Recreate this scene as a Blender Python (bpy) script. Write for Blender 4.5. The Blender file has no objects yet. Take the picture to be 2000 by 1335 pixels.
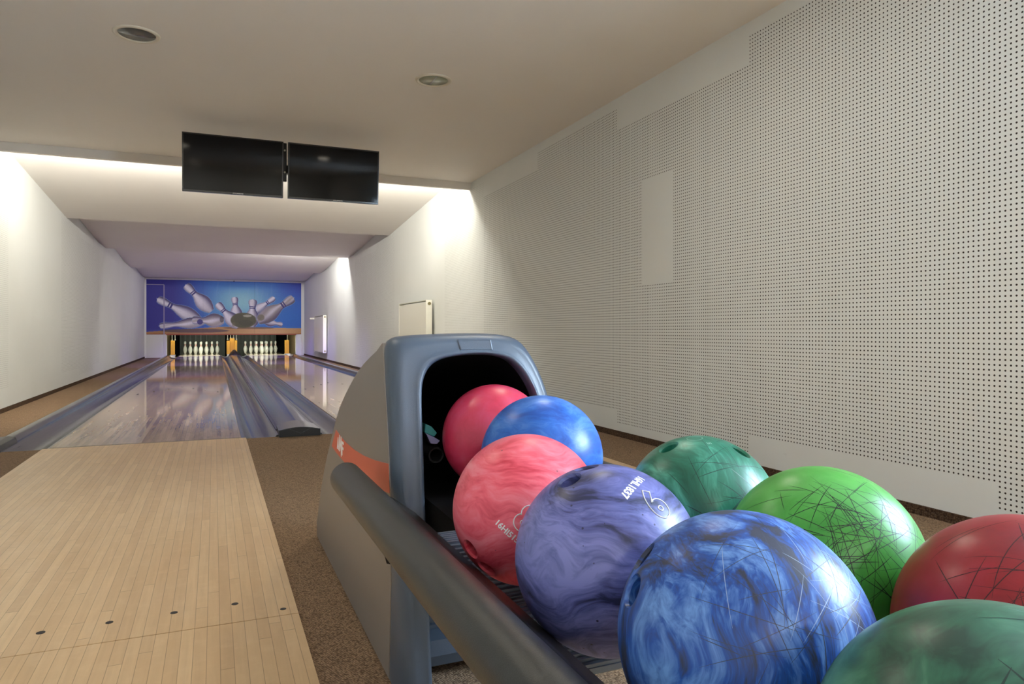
import bpy, bmesh, math, random
import numpy as np
from mathutils import Vector, Matrix

random.seed(7)
R = math.radians
scene = bpy.context.scene
COL = scene.collection

# ------------------------------------------------------------------ camera, world, exposure
cam_d = bpy.data.cameras.new('camera')
cam = bpy.data.objects.new('camera', cam_d)
COL.objects.link(cam)
cam.location = (0, 0, 0.70)
cam.rotation_euler = (R(90), 0, R(-23.05))
cam_d.sensor_width = 36.0
cam_d.lens = 36.0 * 1367 / 2000
cam_d.shift_y = -(667.5 - 646.5) / 2000
cam_d.clip_start = 0.02
scene.camera = cam

scene.view_settings.view_transform = 'Standard'
scene.view_settings.look = 'None'
scene.view_settings.exposure = 0.7
scene.view_settings.gamma = 1.0
scene.view_settings.use_curve_mapping = False

WINDOW_POWER = 30.0
DOWNLIGHT_POWER = 74.0
REAR_POWER = 330.0
COVE_A, COVE_B, ADDED_TUBE_C, ADDED_SPOT_V = 62.0, 100.0, 8.0, 460.0
ADDED_FILL = 22.0
PIT_POWER = 48.0

world = bpy.data.worlds.new('world')
scene.world = world
world.use_nodes = True
wb = world.node_tree.nodes['Background']
wb.inputs[0].default_value = (0.75, 0.85, 1.0, 1)
wb.inputs[1].default_value = 0.3


# ------------------------------------------------------------------ helpers
def lin(r, g, b):
    def f(c):
        c /= 255.0
        return c / 12.92 if c <= 0.04045 else ((c + 0.055) / 1.055) ** 2.4
    return (f(r), f(g), f(b), 1.0)


class NT:
    """small wrapper to write node trees tersely"""
    def __init__(self, name):
        self.m = bpy.data.materials.new(name)
        self.m.use_nodes = True
        self.t = self.m.node_tree
        self.t.nodes.clear()
        self.out = self.t.nodes.new('ShaderNodeOutputMaterial')
        self.b = self.t.nodes.new('ShaderNodeBsdfPrincipled')
        self.t.links.new(self.b.outputs[0], self.out.inputs[0])

    def n(self, typ, ins=None, **props):
        nd = self.t.nodes.new(typ)
        for k, v in props.items():
            setattr(nd, k, v)
        if ins:
            for k, v in ins.items():
                self.set(nd.inputs[k], v)
        return nd

    def set(self, sock, v):
        if hasattr(v, 'is_linked') or isinstance(v, bpy.types.NodeSocket):
            self.t.links.new(v, sock)
        else:
            sock.default_value = v

    def math(self, op, a, b=0.0, clamp=False):
        nd = self.n('ShaderNodeMath', {0: a, 1: b}, operation=op, use_clamp=clamp)
        return nd.outputs[0]

    def mix(self, f, a, b):
        nd = self.n('ShaderNodeMix', data_type='RGBA')
        self.set(nd.inputs[0], f)
        self.set(nd.inputs[6], a)
        self.set(nd.inputs[7], b)
        return nd.outputs[2]

    def ramp(self, f, stops):
        nd = self.n('ShaderNodeValToRGB', {0: f})
        el = nd.color_ramp.elements
        while len(el) < len(stops):
            el.new(0.5)
        for e, (p, c) in zip(el, stops):
            e.position = p
            e.color = c
        return nd.outputs[0]

    def obj(self):
        return self.n('ShaderNodeTexCoord').outputs['Object']

    def xyz(self, v):
        s = self.n('ShaderNodeSeparateXYZ', {0: v})
        return s.outputs[0], s.outputs[1], s.outputs[2]

    def comb(self, x, y, z):
        return self.n('ShaderNodeCombineXYZ', {0: x, 1: y, 2: z}).outputs[0]

    def noise(self, v, scale, detail=3.0, rough=0.5, dist=0.0):
        return self.n('ShaderNodeTexNoise', {'Vector': v, 'Scale': scale, 'Detail': detail, 'Roughness': rough, 'Distortion': dist}).outputs[0]

    def bump(self, h, strength, dist=0.002):
        nd = self.n('ShaderNodeBump', {'Height': h, 'Strength': strength, 'Distance': dist})
        self.t.links.new(nd.outputs[0], self.b.inputs['Normal'])

    def p(self, **kw):
        names = {'color': 'Base Color', 'rough': 'Roughness', 'metal': 'Metallic', 'spec': 'Specular IOR Level',
                 'coat': 'Coat Weight', 'coat_rough': 'Coat Roughness', 'emit': 'Emission Color', 'emit_s': 'Emission Strength',
                 'trans': 'Transmission Weight', 'ior': 'IOR'}
        for k, v in kw.items():
            self.set(self.b.inputs[names[k]], v)
        return self


def plain(name, rgb, rough=0.5, metal=0.0, spec=0.5, coat=0.0, bump=None):
    t = NT(name)
    t.p(color=lin(*rgb), rough=rough, metal=metal, spec=spec, coat=coat)
    if bump:
        t.bump(t.noise(t.obj(), bump[0], 2.0), bump[1], bump[2])
    return t.m


def emitter(name, rgb, s):
    t = NT(name)
    t.p(color=(0.8, 0.8, 0.8, 1), emit=(rgb[0], rgb[1], rgb[2], 1), emit_s=s)
    return t.m


# ---- mesh making
def new_bm():
    return bmesh.new()


def add_box(bm, x0, x1, y0, y1, z0, z1, mi=0):
    vs = [bm.verts.new((x, y, z)) for z in (z0, z1) for y in (y0, y1) for x in (x0, x1)]
    for q in ((0, 2, 3, 1), (4, 5, 7, 6), (0, 1, 5, 4), (2, 6, 7, 3), (0, 4, 6, 2), (1, 3, 7, 5)):
        f = bm.faces.new([vs[i] for i in q])
        f.material_index = mi
    return vs


def add_prism(bm, poly, axis, a0, a1, mi=0):
    """poly: list of 2d points; extruded along axis 'x' (poly=y,z), 'y' (poly=x,z), 'z' (poly=x,y)"""
    def pt(p, a):
        return {'x': (a, p[0], p[1]), 'y': (p[0], a, p[1]), 'z': (p[0], p[1], a)}[axis]
    A = [bm.verts.new(pt(p, a0)) for p in poly]
    B = [bm.verts.new(pt(p, a1)) for p in poly]
    n = len(poly)
    fs = [bm.faces.new(A), bm.faces.new(B[::-1])]
    for i in range(n):
        fs.append(bm.faces.new((A[i], B[i], B[(i + 1) % n], A[(i + 1) % n])))
    for f in fs:
        f.material_index = mi


def add_strip(bm, prof, axis, a0, a1, n=1, mi=0):
    """open profile swept along an axis"""
    rows = []
    for k in range(n + 1):
        a = a0 + (a1 - a0) * k / n
        rows.append([bm.verts.new({'x': (a, p[0], p[1]), 'y': (p[0], a, p[1])}[axis]) for p in prof])
    for r0, r1 in zip(rows, rows[1:]):
        for i in range(len(prof) - 1):
            f = bm.faces.new((r0[i], r0[i + 1], r1[i + 1], r1[i]))
            f.material_index = mi


def add_tube(bm, p0, p1, r, seg=24, caps=True, r1=None, mi=0):
    p0, p1 = Vector(p0), Vector(p1)
    r1 = r if r1 is None else r1
    d = (p1 - p0).normalized()
    u = d.orthogonal().normalized()
    v = d.cross(u)
    A, B = [], []
    for i in range(seg):
        a = 2 * math.pi * i / seg
        o = u * math.cos(a) + v * math.sin(a)
        A.append(bm.verts.new(p0 + o * r))
        B.append(bm.verts.new(p1 + o * r1))
    for i in range(seg):
        bm.faces.new((A[i], A[(i + 1) % seg], B[(i + 1) % seg], B[i])).material_index = mi
    if caps:
        bm.faces.new(A[::-1]).material_index = mi
        bm.faces.new(B).material_index = mi


def add_lathe(bm, prof, c=(0, 0, 0), seg=32, mi=0):
    """prof: list of (r, z)"""
    rings = []
    for r, z in prof:
        if r < 1e-6:
            rings.append([bm.verts.new((c[0], c[1], c[2] + z))])
        else:
            rings.append([bm.verts.new((c[0] + r * math.cos(2 * math.pi * i / seg), c[1] + r * math.sin(2 * math.pi * i / seg), c[2] + z)) for i in range(seg)])
    for a, b in zip(rings, rings[1:]):
        for i in range(seg):
            j = (i + 1) % seg
            if len(a) == 1 and len(b) == 1:
                continue
            if len(a) == 1:
                f = bm.faces.new((a[0], b[j], b[i]))
            elif len(b) == 1:
                f = bm.faces.new((a[i], a[j], b[0]))
            else:
                f = bm.faces.new((a[i], a[j], b[j], b[i]))
            f.material_index = mi


def add_loft(bm, rings, closed=True, mi=0):
    V = [[bm.verts.new(p) for p in ring] for ring in rings]
    n = len(rings[0])
    for a, b in zip(V, V[1:]):
        for i in range(n if closed else n - 1):
            j = (i + 1) % n
            bm.faces.new((a[i], a[j], b[j], b[i])).material_index = mi
    return V


def loc_of(o):
    v = Vector((0, 0, 0))
    while o is not None:
        v = v + o.location
        o = o.parent
    return v


def mk(name, bm, mats, parent=None, origin=None, smooth=None, local=False, bevel=0.0, kind=None):
    """turn a bmesh written in world coordinates into one object"""
    bmesh.ops.recalc_face_normals(bm, faces=bm.faces)
    if bevel > 0:
        es = [e for e in bm.edges if len(e.link_faces) == 2 and e.calc_face_angle(0) > 0.6]
        bmesh.ops.bevel(bm, geom=es, offset=bevel, segments=2, profile=0.5, affect='EDGES', clamp_overlap=True)
    me = bpy.data.meshes.new(name)
    off = Vector((0, 0, 0))
    if not local:
        if parent is not None:
            off = loc_of(parent)
        elif origin is not None:
            off = Vector(origin)
        if off.length > 0:
            bmesh.ops.translate(bm, verts=bm.verts, vec=-off)
    bm.to_mesh(me)
    bm.free()
    for m in (mats if isinstance(mats, (list, tuple)) else [mats]):
        me.materials.append(m)
    if smooth is not None:
        me.polygons.foreach_set('use_smooth', [True] * len(me.polygons))
        me.set_sharp_from_angle(angle=R(smooth))
    o = bpy.data.objects.new(name, me)
    COL.objects.link(o)
    if parent is not None:
        o.parent = parent
    elif origin is not None:
        o.location = origin
    if kind:
        o['kind'] = kind
    return o


def thing(name, label, cat, loc=(0, 0, 0), group=None):
    o = bpy.data.objects.new(name, None)
    o.empty_display_size = 0.1
    COL.objects.link(o)
    o.location = loc
    return tag(o, label, cat, group)


def tag(o, label, cat, group=None):
    o['label'] = label
    o['category'] = cat
    if group:
        o['group'] = group
    return o


def struct(name, bm, mats, **kw):
    return mk(name, bm, mats, kind='structure', **kw)


def text_mesh(body, size, outline=0.0, extrude=0.0, shear=0.0, res=4, bold=0.0):
    cu = bpy.data.curves.new('lettering', 'FONT')
    cu.body = body
    cu.size = size
    cu.align_x = 'CENTER'
    cu.align_y = 'CENTER'
    cu.resolution_u = res
    cu.shear = shear
    cu.offset = bold
    if outline > 0:
        cu.fill_mode = 'NONE'
        cu.bevel_depth = outline
        cu.bevel_resolution = 0
    else:
        cu.extrude = extrude
    ob = bpy.data.objects.new('lettering', cu)
    COL.objects.link(ob)
    dg = bpy.context.evaluated_depsgraph_get()
    me = bpy.data.meshes.new_from_object(ob.evaluated_get(dg))
    bpy.data.objects.remove(ob)
    bpy.data.curves.remove(cu)
    bm = bmesh.new()
    bm.from_mesh(me)
    bpy.data.meshes.remove(me)
    return bm


# ------------------------------------------------------------------ materials
M = {}


def wall_material(name, holes=True):
    t = NT(name)
    o = t.obj()
    x, y, z = t.xyz(o)
    n = t.noise(o, 1.3, 4.0)
    base = t.mix(n, lin(220, 222, 218), lin(230, 232, 229))
    base = t.mix(t.math('MULTIPLY', t.math('GREATER_THAN', t.noise(o, 14.0, 5.0, 0.7), 0.70), 0.12), base, lin(120, 112, 100))
    if holes:
        P = 0.0183
        fu = t.math('SUBTRACT', t.math('FRACT', t.math('DIVIDE', t.math('ADD', y, 20.0), P)), 0.5)
        fv = t.math('SUBTRACT', t.math('FRACT', t.math('DIVIDE', t.math('ADD', z, 1.0), P)), 0.5)
        d2 = t.math('ADD', t.math('MULTIPLY', fu, fu), t.math('MULTIPLY', fv, fv))
        big, small = (0.0035 / P) ** 2, (0.0021 / P) ** 2
        lim = t.math('SUBTRACT', big, t.math('MULTIPLY', t.math('GREATER_THAN', y, 6.6), big - small)) if name == 'perforated_board_right' else small
        hole = t.math('LESS_THAN', d2, lim)
        cnt = 0.0
        for b in (1.5715, 2.80, 4.067, 5.326, 6.60, 7.91, 10.4, 11.65, 12.9):
            cnt = t.math('ADD', t.math('GREATER_THAN', y, b), cnt)
        odd = t.math('MODULO', cnt, 2.0)
        zmin = t.math('ADD', t.math('MULTIPLY', odd, 0.095), 0.078)
        zmax = t.math('ADD', t.math('MULTIPLY', odd, 0.145), 2.06)
        mask = t.math('MULTIPLY', t.math('GREATER_THAN', z, zmin), t.math('LESS_THAN', z, zmax))
        near = t.math('LESS_THAN', y, 7.91)
        far = t.math('MULTIPLY', t.math('GREATER_THAN', y, 10.4), t.math('LESS_THAN', y, 13.6))
        mask = t.math('MULTIPLY', mask, t.math('MAXIMUM', near, far))
        py = t.math('MULTIPLY', t.math('GREATER_THAN', y, 3.435), t.math('LESS_THAN', y, 3.765))
        pz = t.math('MULTIPLY', t.math('GREATER_THAN', z, 0.99), t.math('LESS_THAN', z, 1.655))
        if name == 'perforated_board_right':
            mask = t.math('MULTIPLY', mask, t.math('SUBTRACT', 1.0, t.math('MULTIPLY', py, pz)))
        hole = t.math('MULTIPLY', hole, mask)
        base = t.mix(hole, base, lin(52, 46, 42))
    t.p(color=base, rough=0.75, spec=0.25)
    return t.m


M['wall_r'] = wall_material('perforated_board_right')
M['wall_l'] = wall_material('perforated_board_left')
M['wall'] = wall_material('painted_plaster', holes=False)


def ceiling_material():
    t = NT('ceiling_paint')
    n = t.noise(t.obj(), 0.9, 4.0)
    t.p(color=t.mix(n, lin(228, 223, 217), lin(236, 232, 227)), rough=0.8, spec=0.2)
    return t.m


M['ceil'] = ceiling_material()


def carpet_material(name, a, b, scale=205.0):
    t = NT(name)
    o = t.obj()
    x, y, z = t.xyz(o)
    sk = t.comb(t.math('ADD', x, t.math('MULTIPLY', y, 0.35)), y, z)
    vor = t.n('ShaderNodeTexVoronoi', {'Vector': sk, 'Scale': scale, 'Randomness': 0.55})
    d = vor.outputs['Distance']
    n = t.noise(o, 40.0, 3.0, 0.7)
    n2 = t.noise(o, 2.0, 3.0)
    c = t.ramp(d, [(0.0, lin(*a)), (0.35, lin(*a)), (0.75, lin(*b))])
    c = t.mix(t.math('MULTIPLY', n, 0.55), c, lin(*b))
    c = t.mix(t.math('MULTIPLY', n2, 0.3), c, lin(*[int(v * 0.8) for v in a]))
    sp = t.math('GREATER_THAN', t.noise(o, 330.0, 1.0), 0.70)
    c = t.mix(t.math('MULTIPLY', sp, 0.35), c, lin(214, 196, 170))
    t.p(color=c, rough=0.95, spec=0.1)
    t.bump(t.math('SUBTRACT', 1.0, d), 0.9, 0.004)
    return t.m


M['carpet'] = carpet_material('brown_loop_carpet', (188, 157, 126), (98, 78, 60))
M['carpet_base'] = carpet_material('carpet_skirting', (104, 82, 64), (52, 38, 30), 110.0)


def wood_material(name, tint, rough, coat, board=0.0272, dark=0.55, off=0.0, spec=0.36, wear=0.0):
    t = NT(name)
    o = t.obj()
    x, y, z = t.xyz(o)
    xb = t.math('DIVIDE', t.math('ADD', x, 5.0 + off), board)
    idx = t.math('FLOOR', xb)
    fr = t.math('FRACT', xb)
    r1 = t.n('ShaderNodeTexWhiteNoise', {'W': idx}, noise_dimensions='1D').outputs[0]
    # butt joints: each strip is cut into lengths
    yo = t.math('ADD', t.math('DIVIDE', y, 0.9), t.math('MULTIPLY', r1, 7.3))
    r2 = t.n('ShaderNodeTexWhiteNoise', {'Vector': t.comb(idx, t.math('FLOOR', yo), 0.0)}, noise_dimensions='2D').outputs[0]
    g = t.noise(t.comb(t.math('MULTIPLY', x, 26.0), t.math('MULTIPLY', y, 1.6), t.math('MULTIPLY', r2, 31.0)), 2.2, 5.0, 0.6, 0.4)
    fig = t.noise(t.comb(t.math('MULTIPLY', x, 7.0), t.math('MULTIPLY', y, 9.0), t.math('MULTIPLY', r2, 17.0)), 2.5, 3.0, 0.6)
    a = t.mix(r2, lin(*tint[0]), lin(*tint[1]))
    c = t.mix(t.math('MULTIPLY', t.math('SUBTRACT', g, 0.35, True), 1.1), a, lin(*tint[2]))
    c = t.mix(t.math('MULTIPLY', t.math('SUBTRACT', fig, 0.5, True), 0.8), c, lin(*tint[3]))
    edge = t.math('LESS_THAN', t.math('MINIMUM', fr, t.math('SUBTRACT', 1.0, fr)), 0.026)
    c = t.mix(t.math('MULTIPLY', edge, dark), c, lin(112, 84, 54))
    butt = t.math('LESS_THAN', t.math('FRACT', yo), 0.0022)
    c = t.mix(t.math('MULTIPLY', butt, 0.6), c, lin(112, 84, 54))
    if wear:                                                  # worn greyish streaks and patches along the boards
        wn = t.noise(t.comb(t.math('MULTIPLY', x, 9.0), t.math('MULTIPLY', y, 0.9), 0.0), 1.2, 4.0, 0.65, 0.6)
        c = t.mix(t.math('MULTIPLY', t.math('SUBTRACT', wn, 0.42, True), wear * 3.0, True), c, lin(122, 110, 102))
    rn = t.math('ADD', rough, t.math('MULTIPLY', t.math('SUBTRACT', t.noise(o, 5.0, 4.0), 0.5), rough * 0.5))
    t.p(color=c, rough=rn, spec=spec, coat=coat)
    t.set(t.b.inputs['Coat Roughness'], rough * 0.6)
    return t.m


M['approach'] = wood_material('approach_maple', [(222, 190, 146), (207, 173, 130), (184, 148, 107), (236, 208, 166)], 0.34, 0.0)
M['lane'] = wood_material('lane_maple', [(204, 182, 156), (170, 148, 124), (138, 118, 98), (214, 196, 174)], 0.055, 0.0, dark=0.28, spec=0.24, wear=0.5)
M['deck'] = wood_material('pin_deck_maple', [(206, 190, 150), (196, 178, 140), (186, 164, 124), (214, 200, 164)], 0.05, 0.0)


M['deck_edge'] = plain('cream_deck_edge', (240, 228, 186), 0.6, spec=0.1)


def gutter_material():
    t = NT('grey_gutter_plastic')
    o = t.obj()
    x, y, z = t.xyz(o)
    s = t.noise(t.comb(t.math('MULTIPLY', x, 40.0), t.math('MULTIPLY', y, 1.2), z), 1.5, 5.0, 0.7, 0.5)
    c = t.ramp(s, [(0.3, lin(56, 58, 60)), (0.55, lin(80, 83, 86)), (0.75, lin(108, 111, 112))])
    t.p(color=c, rough=t.math('ADD', 0.08, t.math('MULTIPLY', s, 0.16)), spec=0.7)
    t.bump(t.noise(o, 2.0, 1.0), 0.08, 0.01)
    return t.m


M['gutter'] = gutter_material()
M['black'] = plain('black_plastic', (24, 24, 24), 0.4)
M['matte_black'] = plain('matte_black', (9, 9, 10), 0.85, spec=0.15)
M['seam'] = plain('dark_seam', (38, 33, 30), 0.6)
M['dot'] = plain('dark_inlay', (40, 38, 40), 0.5)
M['bezel'] = plain('blue_grey_moulded_plastic', (74, 87, 103), 0.34, spec=0.6, bump=(900.0, 0.35, 0.0008))
M['cover'] = plain('dark_cover_plastic', (70, 78, 92), 0.35, bump=(900.0, 0.2, 0.0006))


def metallic_side():
    t = NT('grey_brown_metallic_paint')
    o = t.obj()
    n = t.noise(o, 1400.0, 1.0)
    t.p(color=t.mix(n, lin(128, 121, 114), lin(148, 141, 133)), rough=0.42, metal=0.25, spec=0.5)
    return t.m


M['side'] = metallic_side()
M['orange'] = plain('orange_decal', (216, 98, 70), 0.45)
M['white_ink'] = plain('white_ink', (248, 248, 246), 0.5)
M['rail'] = plain('dark_textured_rail', (46, 47, 45), 0.36, spec=0.55, bump=(1100.0, 0.4, 0.0007))
M['flange'] = plain('dark_rail_flange', (38, 38, 36), 0.3, spec=0.5, bump=(700.0, 0.2, 0.0006))
M['tray'] = plain('grey_ribbed_tray', (104, 116, 132), 0.33, spec=0.6, bump=(900.0, 0.25, 0.0006))
M['teal'] = plain('teal_plastic', (70, 150, 150), 0.25)
M['lavender'] = plain('lavender_plastic', (150, 150, 190), 0.25)
M['rad'] = plain('radiator_enamel', (238, 236, 222), 0.35)
M['rad_grille'] = plain('radiator_grille', (196, 194, 180), 0.45)
M['brass'] = plain('valve_metal', (150, 140, 104), 0.3, metal=0.9)
M['tv_frame'] = plain('tv_gloss_frame', (10, 10, 11), 0.15, spec=0.6)
M['tv_screen'] = plain('tv_screen_glass', (6, 6, 7), 0.06, spec=0.22)
M['lamp_trim'] = plain('lamp_trim_enamel', (216, 208, 190), 0.4)
M['lamp_glass_off'] = plain('lamp_glass_unlit', (112, 116, 106), 0.18, spec=0.6)
M['can_dark'] = plain('lamp_can_metal', (132, 132, 132), 0.35, metal=0.6)
M['yellow'] = plain('yellow_guard_padding', (206, 148, 38), 0.5, bump=(60.0, 0.3, 0.003))
M['rod'] = plain('steel_rod', (176, 174, 160), 0.3, metal=0.7)
M['curtain'] = plain('black_pit_curtain', (84, 86, 82), 0.9, spec=0.1, bump=(90.0, 0.5, 0.004))
M['kick'] = plain('brown_kickback_board', (124, 104, 70), 0.5)
M['white_frame'] = plain('white_trim_paint', (222, 220, 216), 0.5)
M['door'] = plain('door_paint', (206, 204, 198), 0.5)
M['steel_deck'] = plain('bare_steel', (170, 168, 160), 0.28, metal=0.5)
M['cord'] = plain('pin_cord', (120, 122, 118), 0.7)
M['window_pane'] = emitter('daylit_window_pane', (0.62, 0.80, 1.0), WINDOW_POWER)
M['lamp_lit'] = emitter('lamp_glass_lit', (1.0, 0.91, 0.75), DOWNLIGHT_POWER)
M['lamp_rear'] = emitter('lamp_glass_lit_rear', (1.0, 0.97, 0.93), REAR_POWER)
M['tube_a'] = emitter('fluorescent_tube_warm', (1.0, 0.97, 0.86), COVE_A)
M['tube_b'] = emitter('fluorescent_tube_cool', (0.97, 0.97, 0.96), COVE_B)
M['added_tube_c'] = emitter('added_tube_pale', (0.86, 0.86, 1.0), ADDED_TUBE_C)
M['lens_v'] = emitter('added_violet_lens', (0.30, 0.25, 1.0), 4.0)
M['tube_pit'] = emitter('pit_tube', (0.95, 1.0, 0.86), PIT_POWER)


def pin_material():
    t = NT('pin_white_with_red_stripes')
    x, y, z = t.xyz(t.obj())
    def band(a, b):
        return t.math('MULTIPLY', t.math('GREATER_THAN', z, a), t.math('LESS_THAN', z, b))
    s = t.math('MAXIMUM', band(0.2360, 0.2500), band(0.2725, 0.2865))
    c = t.mix(s, lin(238, 238, 226), lin(206, 52, 36))
    t.p(color=c, rough=0.28, spec=0.5)
    return t.m


M['pin'] = pin_material()


def ball_material(name, cols, scale=7.0, dist=2.5, stretch=(1, 1, 1), rough=0.36, seed=0.0, contrast=(0.32, 0.5, 0.68), flecks=None):
    t = NT(name)
    o = t.obj()
    w = t.n('ShaderNodeTexNoise', {'Vector': o, 'Scale': 7.0 + seed * 0.1, 'Detail': 2.0})
    wv = t.n('ShaderNodeVectorMath', {0: w.outputs['Color'], 1: (0.5, 0.5, 0.5)}, operation='SUBTRACT').outputs[0]
    wv = t.n('ShaderNodeVectorMath', {0: wv, 'Scale': 0.05 * dist}, operation='SCALE').outputs[0]
    q = t.n('ShaderNodeVectorMath', {0: o, 1: wv}, operation='ADD').outputs[0]
    mp = t.n('ShaderNodeMapping', {'Vector': q, 'Location': (seed, seed * 0.7, -seed), 'Rotation': (0.4 + seed, 0.3, 0.2 * seed), 'Scale': stretch}).outputs[0]
    n = t.noise(mp, scale * 2.0, 4.0, 0.55, 0.6)
    n2 = t.noise(mp, scale * 7.0, 4.0, 0.6, 1.2)
    v = t.math('ADD', t.math('MULTIPLY', n, 0.68), t.math('MULTIPLY', n2, 0.32))
    c = t.ramp(v, [(contrast[0], lin(*cols[0])), (contrast[1], lin(*cols[1])), (contrast[2], lin(*cols[2]))])
    if flecks:
        f = t.math('LESS_THAN', t.n('ShaderNodeTexVoronoi', {'Vector': t.n('ShaderNodeVectorMath', {0: o, 1: t.comb(seed, 0, 0)}, operation='ADD').outputs[0], 'Scale': 75.0}).outputs['Distance'], 0.10)
        k = t.math('GREATER_THAN', t.noise(o, 13.0, 2.0), 0.50)
        c = t.mix(t.math('MULTIPLY', t.math('MULTIPLY', f, k), 0.8), c, lin(*flecks))
    t.p(color=c, rough=t.math('ADD', rough, t.math('MULTIPLY', t.math('SUBTRACT', t.noise(o, 30.0, 4.0), 0.5), 0.1)), spec=0.5)
    return t.m


# ------------------------------------------------------------------ room shell
XL, XR = -1.78, 2.50
YN, YF = -5.5, 21.9          # near and far wall
ZC = 2.27                    # ceiling over the approach
ZLOW = 2.185                 # lower edge of the sloping baffles
FOUL = 4.93

bm = new_bm()
add_box(bm, XL - 0.1, XR + 0.1, YN - 0.1, FOUL, -0.15, -0.006)
add_box(bm, XL - 0.1, -1.20, FOUL, YF, -0.15, -0.045)
add_box(bm, 2.255, XR + 0.1, FOUL, YF, -0.15, -0.02)
add_box(bm, -1.20, 2.255, FOUL, 25.4, -0.25, -0.16)
struct('floor', bm, M['carpet'])

# side walls: cladding stops at ZLOW in the baffle zone, structural wall stands 4 cm behind it
WIN_Y0, WIN_Y1, WIN_Z0, WIN_Z1 = -0.50, 0.66, 0.92, 1.84
bm = new_bm()
add_box(bm, XR, XR + 0.15, YN, WIN_Y0, -0.15, 2.75)
add_box(bm, XR, XR + 0.15, WIN_Y1, 10.75, -0.15, 2.75)
add_box(bm, XR, XR + 0.15, WIN_Y0, WIN_Y1, -0.15, WIN_Z0)
add_box(bm, XR, XR + 0.15, WIN_Y0, WIN_Y1, WIN_Z1, 2.75)
add_box(bm, XR, XR + 0.15, 10.75, YF, -0.15, ZLOW)
add_box(bm, XR + 0.05, XR + 0.15, 10.75, YF, ZLOW, 2.75)
struct('wall_right', bm, M['wall_r'])
bm = new_bm()
add_box(bm, XL - 0.15, XL, YN, 10.75, -0.15, 2.75)
add_box(bm, XL - 0.15, XL, 10.75, YF, -0.15, ZLOW)
add_box(bm, XL - 0.15, XL - 0.05, 10.75, YF, ZLOW, 2.75)
struct('wall_left', bm, M['wall_l'])
bm = new_bm()
add_box(bm, XL - 0.15, XR + 0.15, YN - 0.15, YN, -0.15, 2.75)
struct('wall_near', bm, M['wall'])

# far wall with the opening to the pins
OPX0, OPX1, OPZ = -1.228, 2.262, 0.615
bm = new_bm()
add_box(bm, XL - 0.1, OPX0, YF, YF + 0.12, -0.15, 2.6)
add_box(bm, OPX1, XR + 0.1, YF, YF + 0.12, -0.15, 2.6)
add_box(bm, OPX0, OPX1, YF, YF + 0.12, OPZ, 2.6)
struct('wall_far', bm, M['wall'])
# pit behind the far wall
bm = new_bm()
add_box(bm, OPX0 - 0.25, OPX0 - 0.15, YF + 0.12, 25.5, -0.25, 1.2)
add_box(bm, OPX1 + 0.15, OPX1 + 0.25, YF + 0.12, 25.5, -0.25, 1.2)
add_box(bm, OPX0 - 0.25, OPX1 + 0.25, 25.4, 25.5, -0.25, 1.2)
add_box(bm, OPX0 - 0.25, OPX1 + 0.25, YF + 0.12, 25.5, 1.1, 1.2)
struct('wall_pit', bm, M['matte_black'])

# window in the right wall beside the camera
bm = new_bm()
for (a, b, c, d) in ((WIN_Y0, WIN_Y1, WIN_Z0, WIN_Z0 + 0.05), (WIN_Y0, WIN_Y1, WIN_Z1 - 0.05, WIN_Z1), (WIN_Y0, WIN_Y0 + 0.05, WIN_Z0, WIN_Z1),
                     (WIN_Y1 - 0.05, WIN_Y1, WIN_Z0, WIN_Z1), (0.03, 0.07, WIN_Z0, WIN_Z1)):
    add_box(bm, XR + 0.03, XR + 0.10, a, b, c, d)
win = struct('window_1', bm, M['white_frame'], origin=(XR + 0.06, 0.05, WIN_Z0))
bm = new_bm()
add_box(bm, XR + 0.11, XR + 0.12, WIN_Y0, WIN_Y1, WIN_Z0, WIN_Z1)
mk('pane', bm, M['window_pane'], parent=win)

# ceiling over the approach
bm = new_bm()
add_box(bm, XL, XR, YN, 7.02, ZC, ZC + 0.06)
add_box(bm, XL - 0.1, XR + 0.1, 6.9, YF + 0.1, 2.66, 2.74)
struct('ceiling', bm, M['ceil'])
# drop beam and the four sloping baffles behind it
bm = new_bm()
add_box(bm, XL, XR, 6.98, 7.03, 2.195, ZC + 0.06)
struct('trim_1', bm, M['ceil'])


def baffle(n, y0, z0, y1, z1, x0=XL, x1=XR):
    bm = new_bm()
    add_prism(bm, [(y0, z0), (y1, z1), (y1, z1 + 0.025), (y0, z0 + 0.025)], 'x', x0, x1)
    struct('trim_%d' % n, bm, M['ceil'])


baffle(2, 7.06, 2.452, 10.75, ZLOW)
baffle(3, 10.70, 2.425, 14.38, ZLOW, XL - 0.04, XR + 0.04)
baffle(4, 14.45, 2.425, 18.45, ZLOW, XL - 0.04, XR + 0.04)
baffle(5, 18.40, 2.40, 21.9, 2.20, XL - 0.04, XR + 0.04)


def cove_tube(x0, x1, y, z, mat, label, beam=0.0):
    t = thing('fluorescent_lamp', label, 'lamp', ((x0 + x1) / 2, y, z))
    bm = new_bm()
    add_tube(bm, (x0, y, z), (x1, y, z), 0.014, 12)
    mk('tube', bm, mat, parent=t)
    bm = new_bm()
    add_box(bm, x0 - 0.03, x1 + 0.03, y - 0.045, y - 0.018, z - 0.02, z + 0.03)
    mk('batten', bm, M['white_frame'], parent=t, bevel=0.004)
    if beam:                                                  # added area light brightening the baffles and far room, not a real fixture
        l = bpy.data.lights.new('added_fill_beam', 'AREA')
        l.shape = 'RECTANGLE'
        l.size, l.size_y = x1 - x0, 0.04
        l.energy = beam
        l.color = (1.0, 0.97, 0.88)
        l.spread = R(110)
        lo = bpy.data.objects.new('added_fill_beam', l)
        COL.objects.link(lo)
        lo.parent = t
        lo.location = (0, 0.02, 0.0)
        lo.rotation_euler = Vector((0, 1, 0.03)).to_track_quat('-Z', 'Y').to_euler()


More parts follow.
